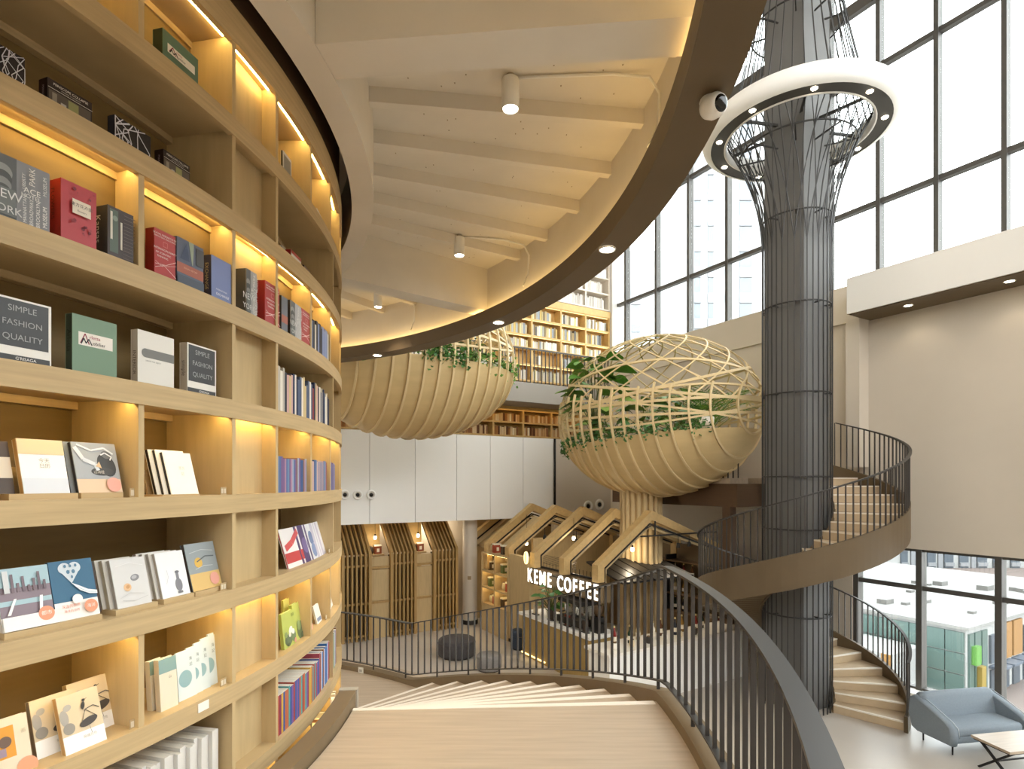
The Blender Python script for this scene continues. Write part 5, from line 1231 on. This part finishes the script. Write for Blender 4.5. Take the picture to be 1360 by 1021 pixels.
for q in (1, 2): book('grey speckled moon book, %s behind the front copy' % ['', 'one', 'two'][q], 6, 157, 202, 64, .02, '#cfc9be', '#b4a78f', [], 14, .05, zoff=.02, back=.023 * q, shift=-.012 * q)
book('white book with grey vase figure, front copy', 6, 217, 253, 60, .018, '#ececec', '#a89f92', VASE, 14, .05, zoff=.02)
for q in (1, 2, 3): book('white book with grey vase figure, %s behind the front copy' % ['', 'one', 'two', 'three'][q], 6, 217, 253, 60, .018, '#e2ddd4', '#a89f92', [], 14, .05, zoff=.02, back=.021 * q, shift=-.01 * q)
book('grey gilded book with gold band at the right of the dark tier', 6, 257, 295, 62, .02, '#98a0a2', '#4a4038', GOLD, 14, .05, zoff=.02)
# shelf 7
PNT = [('r', .15, .32, .70, .86, '#d6973c'), ('d', .3, .7, .1, '#8a7a96'), ('d', .5, .6, .13, '#6d5a50'), ('r', .25, .36, .5, .5, '#9a8a9c'), ('d', .88, .08, .22, '#e39a78'), ('t', '画', .88, .7, .08, '#b8ad96')]
LOT = [('r', 0, 0, 1, .30, '#efedea'), ('e', .1, .62, .1, .2, 5, '#a49f97'), ('e', .17, .42, .14, .14, 0, '#8f8a82'), ('e', .2, .78, .1, .08, 20, '#aaa59c'), ('e', .64, .44, .23, .1, 14, '#4b4643'), ('l', [(.46, .42), (.6, .66), (.86, .48)], .016, '#4a4644'), ('l', [(.6, .66), (.8, .69), (.94, .62)], .022, '#5a5652'), ('e', .56, .74, .045, .1, -15, '#3d3a38'), ('e', .59, .83, .04, .035, 0, '#3d3a38'), ('l', [(.6, .835), (.67, .85)], .012, '#3d3a38'), ('l', [(.62, .38), (.66, .22)], .012, '#8a857e'), ('t', '荷塘月色', .6, .2, .06, '#b0aca6')]
book('cream book with orange painting cut by the left picture edge', 7, -22, 45, 76, .025, '#d9ceb6', '#c4b69a', PNT, 14, .045, zoff=.0)
book('tan lotus book with grey leaf, behind the front bird copy', 7, 50, 108, 74, .022, '#d3c0a0', '#8d8478', LOT, 14, .09, zoff=.0)
book('tan lotus book with perched bird, rightmost of the group', 7, 100, 158, 70, .022, '#d3c0a0', '#b39a70', LOT, 14, .13, zoff=.0)
book('tan lotus book with perched bird, front copy with glossy wrap', 7, 88, 142, 74, .022, '#d3c0a0', '#b9925a', LOT, 16, .03, zoff=.0)
TEAL = [('r', 0, .72, 1, 1, '#8aa7a3'), ('t', '山', .6, .62, .07, '#7a7a6a')]
book('cream booklet with teal top, left of two', 7, 202, 222, 64, .025, '#e3dac4', '#e3dac4', TEAL, 4, .10)
book('cream booklet with teal top, right of two', 7, 214, 237, 67, .025, '#e3dac4', '#d9d0ba', TEAL, 4, .055)
for q, (a, b2, h) in enumerate(((238, 262, 63), (252, 270, 63), (262, 280, 64), (271, 291, 65), (281, 302, 66))):
    book('pale blue-grey book with teal circle, place %s from the left in the fan' % ['one', 'two', 'three', 'four', 'five'][q], 7, a, b2, h, .008, '#d9e3e2', '#c9d3d2', [('d', .42, .42, .36, '#93b3b6'), ('t', '海', .75, .8, .08, '#6a7a7c'), ('t', '記', .75, .68, .08, '#6a7a7c')], 5, .07 + .004 * q)
# shelf 8: row of white books in the bay, fore edges out
for q in range(24):
    o = link('book', plain_book(.02, (.24, .255, .25, .245)[q % 4], .24, '#dcd9d3')); tt = -17.9 + q * .29
    p = pol(RS - .04 - .01 * (q * 7 % 3), tt, ZSH[8]); o.location = p; o.rotation_euler = (0, 0, R_(tt + 90)); tag(o, 'white paperback, %s from the left in the tight bottom row' % nth(q + 1), 'book', 'white paperbacks in the bottom row')
# rows of spines right of the closed panel
def spine_row(k, t0, t1, pal, hmin, hmax, wmin, wmax, label, group, seed, dep=.17, inset=.03, lean=0):
    r = random.Random(seed); t = t0; n_ = 0
    while t < t1:
        w = r.choice((wmin, (wmin + wmax) / 2, wmax)); dt = math.degrees(w / (RS - inset)); tm = t + dt / 2
        h = round(r.uniform(hmin, hmax), 2)
        o = link('book', plain_book(w * .94, h, dep, (cc_ := r.choice(pal)))); n_ += 1; o.location = pol(RS - inset, tm, ZSH[k]); o.rotation_euler = (R_(-lean), 0, R_(tm + 90))
        tag(o, '%s %s, %s from the left' % (cname(cc_), label, nth(n_)), 'book', group); t += dt
spine_row(4, -5.3, 7.0, ['#1f2b4a', '#2b3a5c', '#cdb98a', '#3a3d48', '#d9cdb5', '#8a3a3a', '#53607c', '#b9b3a8', '#c9a7a0', '#e0dbd0'], .20, .25, .022, .03, 'hardback in the spine row of the dark middle tier', 'spine row on the dark middle tier', 3)
spine_row(3, 0.7, 6.0, ['#3a3a44', '#c9c4ba', '#8c9ac4', '#b4413f', '#d8d2c6', '#5a6a8a'], .17, .21, .03, .04, 'book at the bend in the tier of red books', 'spines in the lit bay at the bend', 4, dep=.1, inset=.015)
spine_row(5, -5.4, 0.0, ['#5b6f9a', '#7a5f8a', '#8a6a5a', '#3f5a8a', '#9aa3b8', '#6a86a8', '#a8849a'], .19, .20, .018, .022, 'magazine in the lit tier right of the closed panel', 'thin blue magazines, first bay', 5)
spine_row(5, 0.6, 6.0, ['#5b6f9a', '#7a5f8a', '#a85a5a', '#3f5a8a', '#9aa3b8', '#6a86a8', '#c2a7a0'], .19, .20, .018, .022, 'magazine in the lit tier at the bend', 'thin blue magazines, second bay', 6)
spine_row(5, 6.6, 11, ['#5b6f9a', '#7a5f8a', '#a85a5a', '#9aa3b8'], .19, .20, .018, .022, 'magazine at the far limb of the lit tier', 'thin blue magazines, third bay', 7)
spine_row(8, -5.3, 3.5, ['#a8483a', '#b86a4a', '#7a5a9a', '#3f5a9a', '#5a9a9a', '#c9a24a', '#8a3a5a'], .22, .23, .02, .024, 'paperback in the low tier right of the closed panel', 'coloured paperbacks in the low tier', 8, dep=.3)
spine_row(8, 3.5, 12, ['#5a8a6a', '#3f6aa8', '#a84a5a', '#c9c9d9', '#4a7ab8', '#8a5a3a'], .25, .27, .022, .028, 'taller paperback in the low tier at the bend', 'coloured paperbacks at the bend', 9, dep=.3)
spine_row(9, 2, 12, ['#d9d2c4', '#b8ab92', '#a87a5a', '#e6e0d2'], .2, .25, .024, .03, 'paperback in the tier just above the stair curb', 'pale paperbacks above the curb', 10)
# leaning magazines
MAG = [('r', 0, .12, 1, .38, '#c24a4a'), ('l', [(.1, .5), (.5, .62), (.95, .88)], .14, '#cf5a5a')]
book('white and red leaning magazine, leftmost on its shelf', 6, 384, 407, 52, .012, '#e9e3e0', '#b8484a', MAG, 16, .05)
book('dark violet leaning magazine', 6, 403, 417, 50, .012, '#5a4a72', '#4a3a5a', [('d', .6, .45, .25, '#7a6a98')], 16, .05)
book('white leaning magazine with blue drawing', 6, 414, 427, 47, .012, '#e6e4e6', '#c9c9d0', [('d', .5, .6, .2, '#7a8ab0'), ('d', .5, .25, .2, '#8a9ac0')], 16, .05)
book('pale lilac leaning magazine', 6, 423, 431, 45, .012, '#c9c2d0', '#b9b2c0', [], 16, .05)
book('white leaning magazine, rightmost before the divider', 6, 428, 436, 44, .012, '#e8e6ea', '#d9d6dc', [], 16, .05)
YG = [('e', .4, .2, .3, .2, 0, '#6a7a5a'), ('e', .8, .25, .2, .2, 0, '#7a8a62'), ('e', .6, .45, .16, .12, 30, '#ecebdc'), ('e', .78, .38, .12, .1, -20, '#f2f0e2'), ('e', .5, .33, .1, .08, 0, '#dedcc6'), ('e', .2, .38, .1, .1, 0, '#8fa06a'), ('e', .35, .08, .12, .06, 0, '#4f5f48'), ('d', .88, .1, .09, '#d8a088'), ('t', '花园', .8, .86, .1, '#5f6f30')]
book('yellow-green book with white blossom, right of two', 7, 394, 416, 46, .02, '#b7c167', '#a8b258', YG, 8, .05)
book('yellow-green book with white blossom, left of two', 7, 378, 394, 46, .02, '#b7c167', '#a8b258', YG, 6, .04)
book('thin yellow book behind the blossom books', 7, 380, 405, 50, .015, '#d3cf7a', '#c0b95e', [], 4, .12)
for q, (a, b2) in enumerate(((422, 428), (433, 440), (437, 444))):
    book('thin white booklet in the small lit bay, %s from the left' % ['first', 'second', 'third'][q], 7, a, b2, [24, 46, 46][q], .012, '#ece8e2', '#c7b8a0', [('r', .1, .1, .9, .3, '#8a98b0' if q == 0 else '#d9d2c6')], 14, .05)
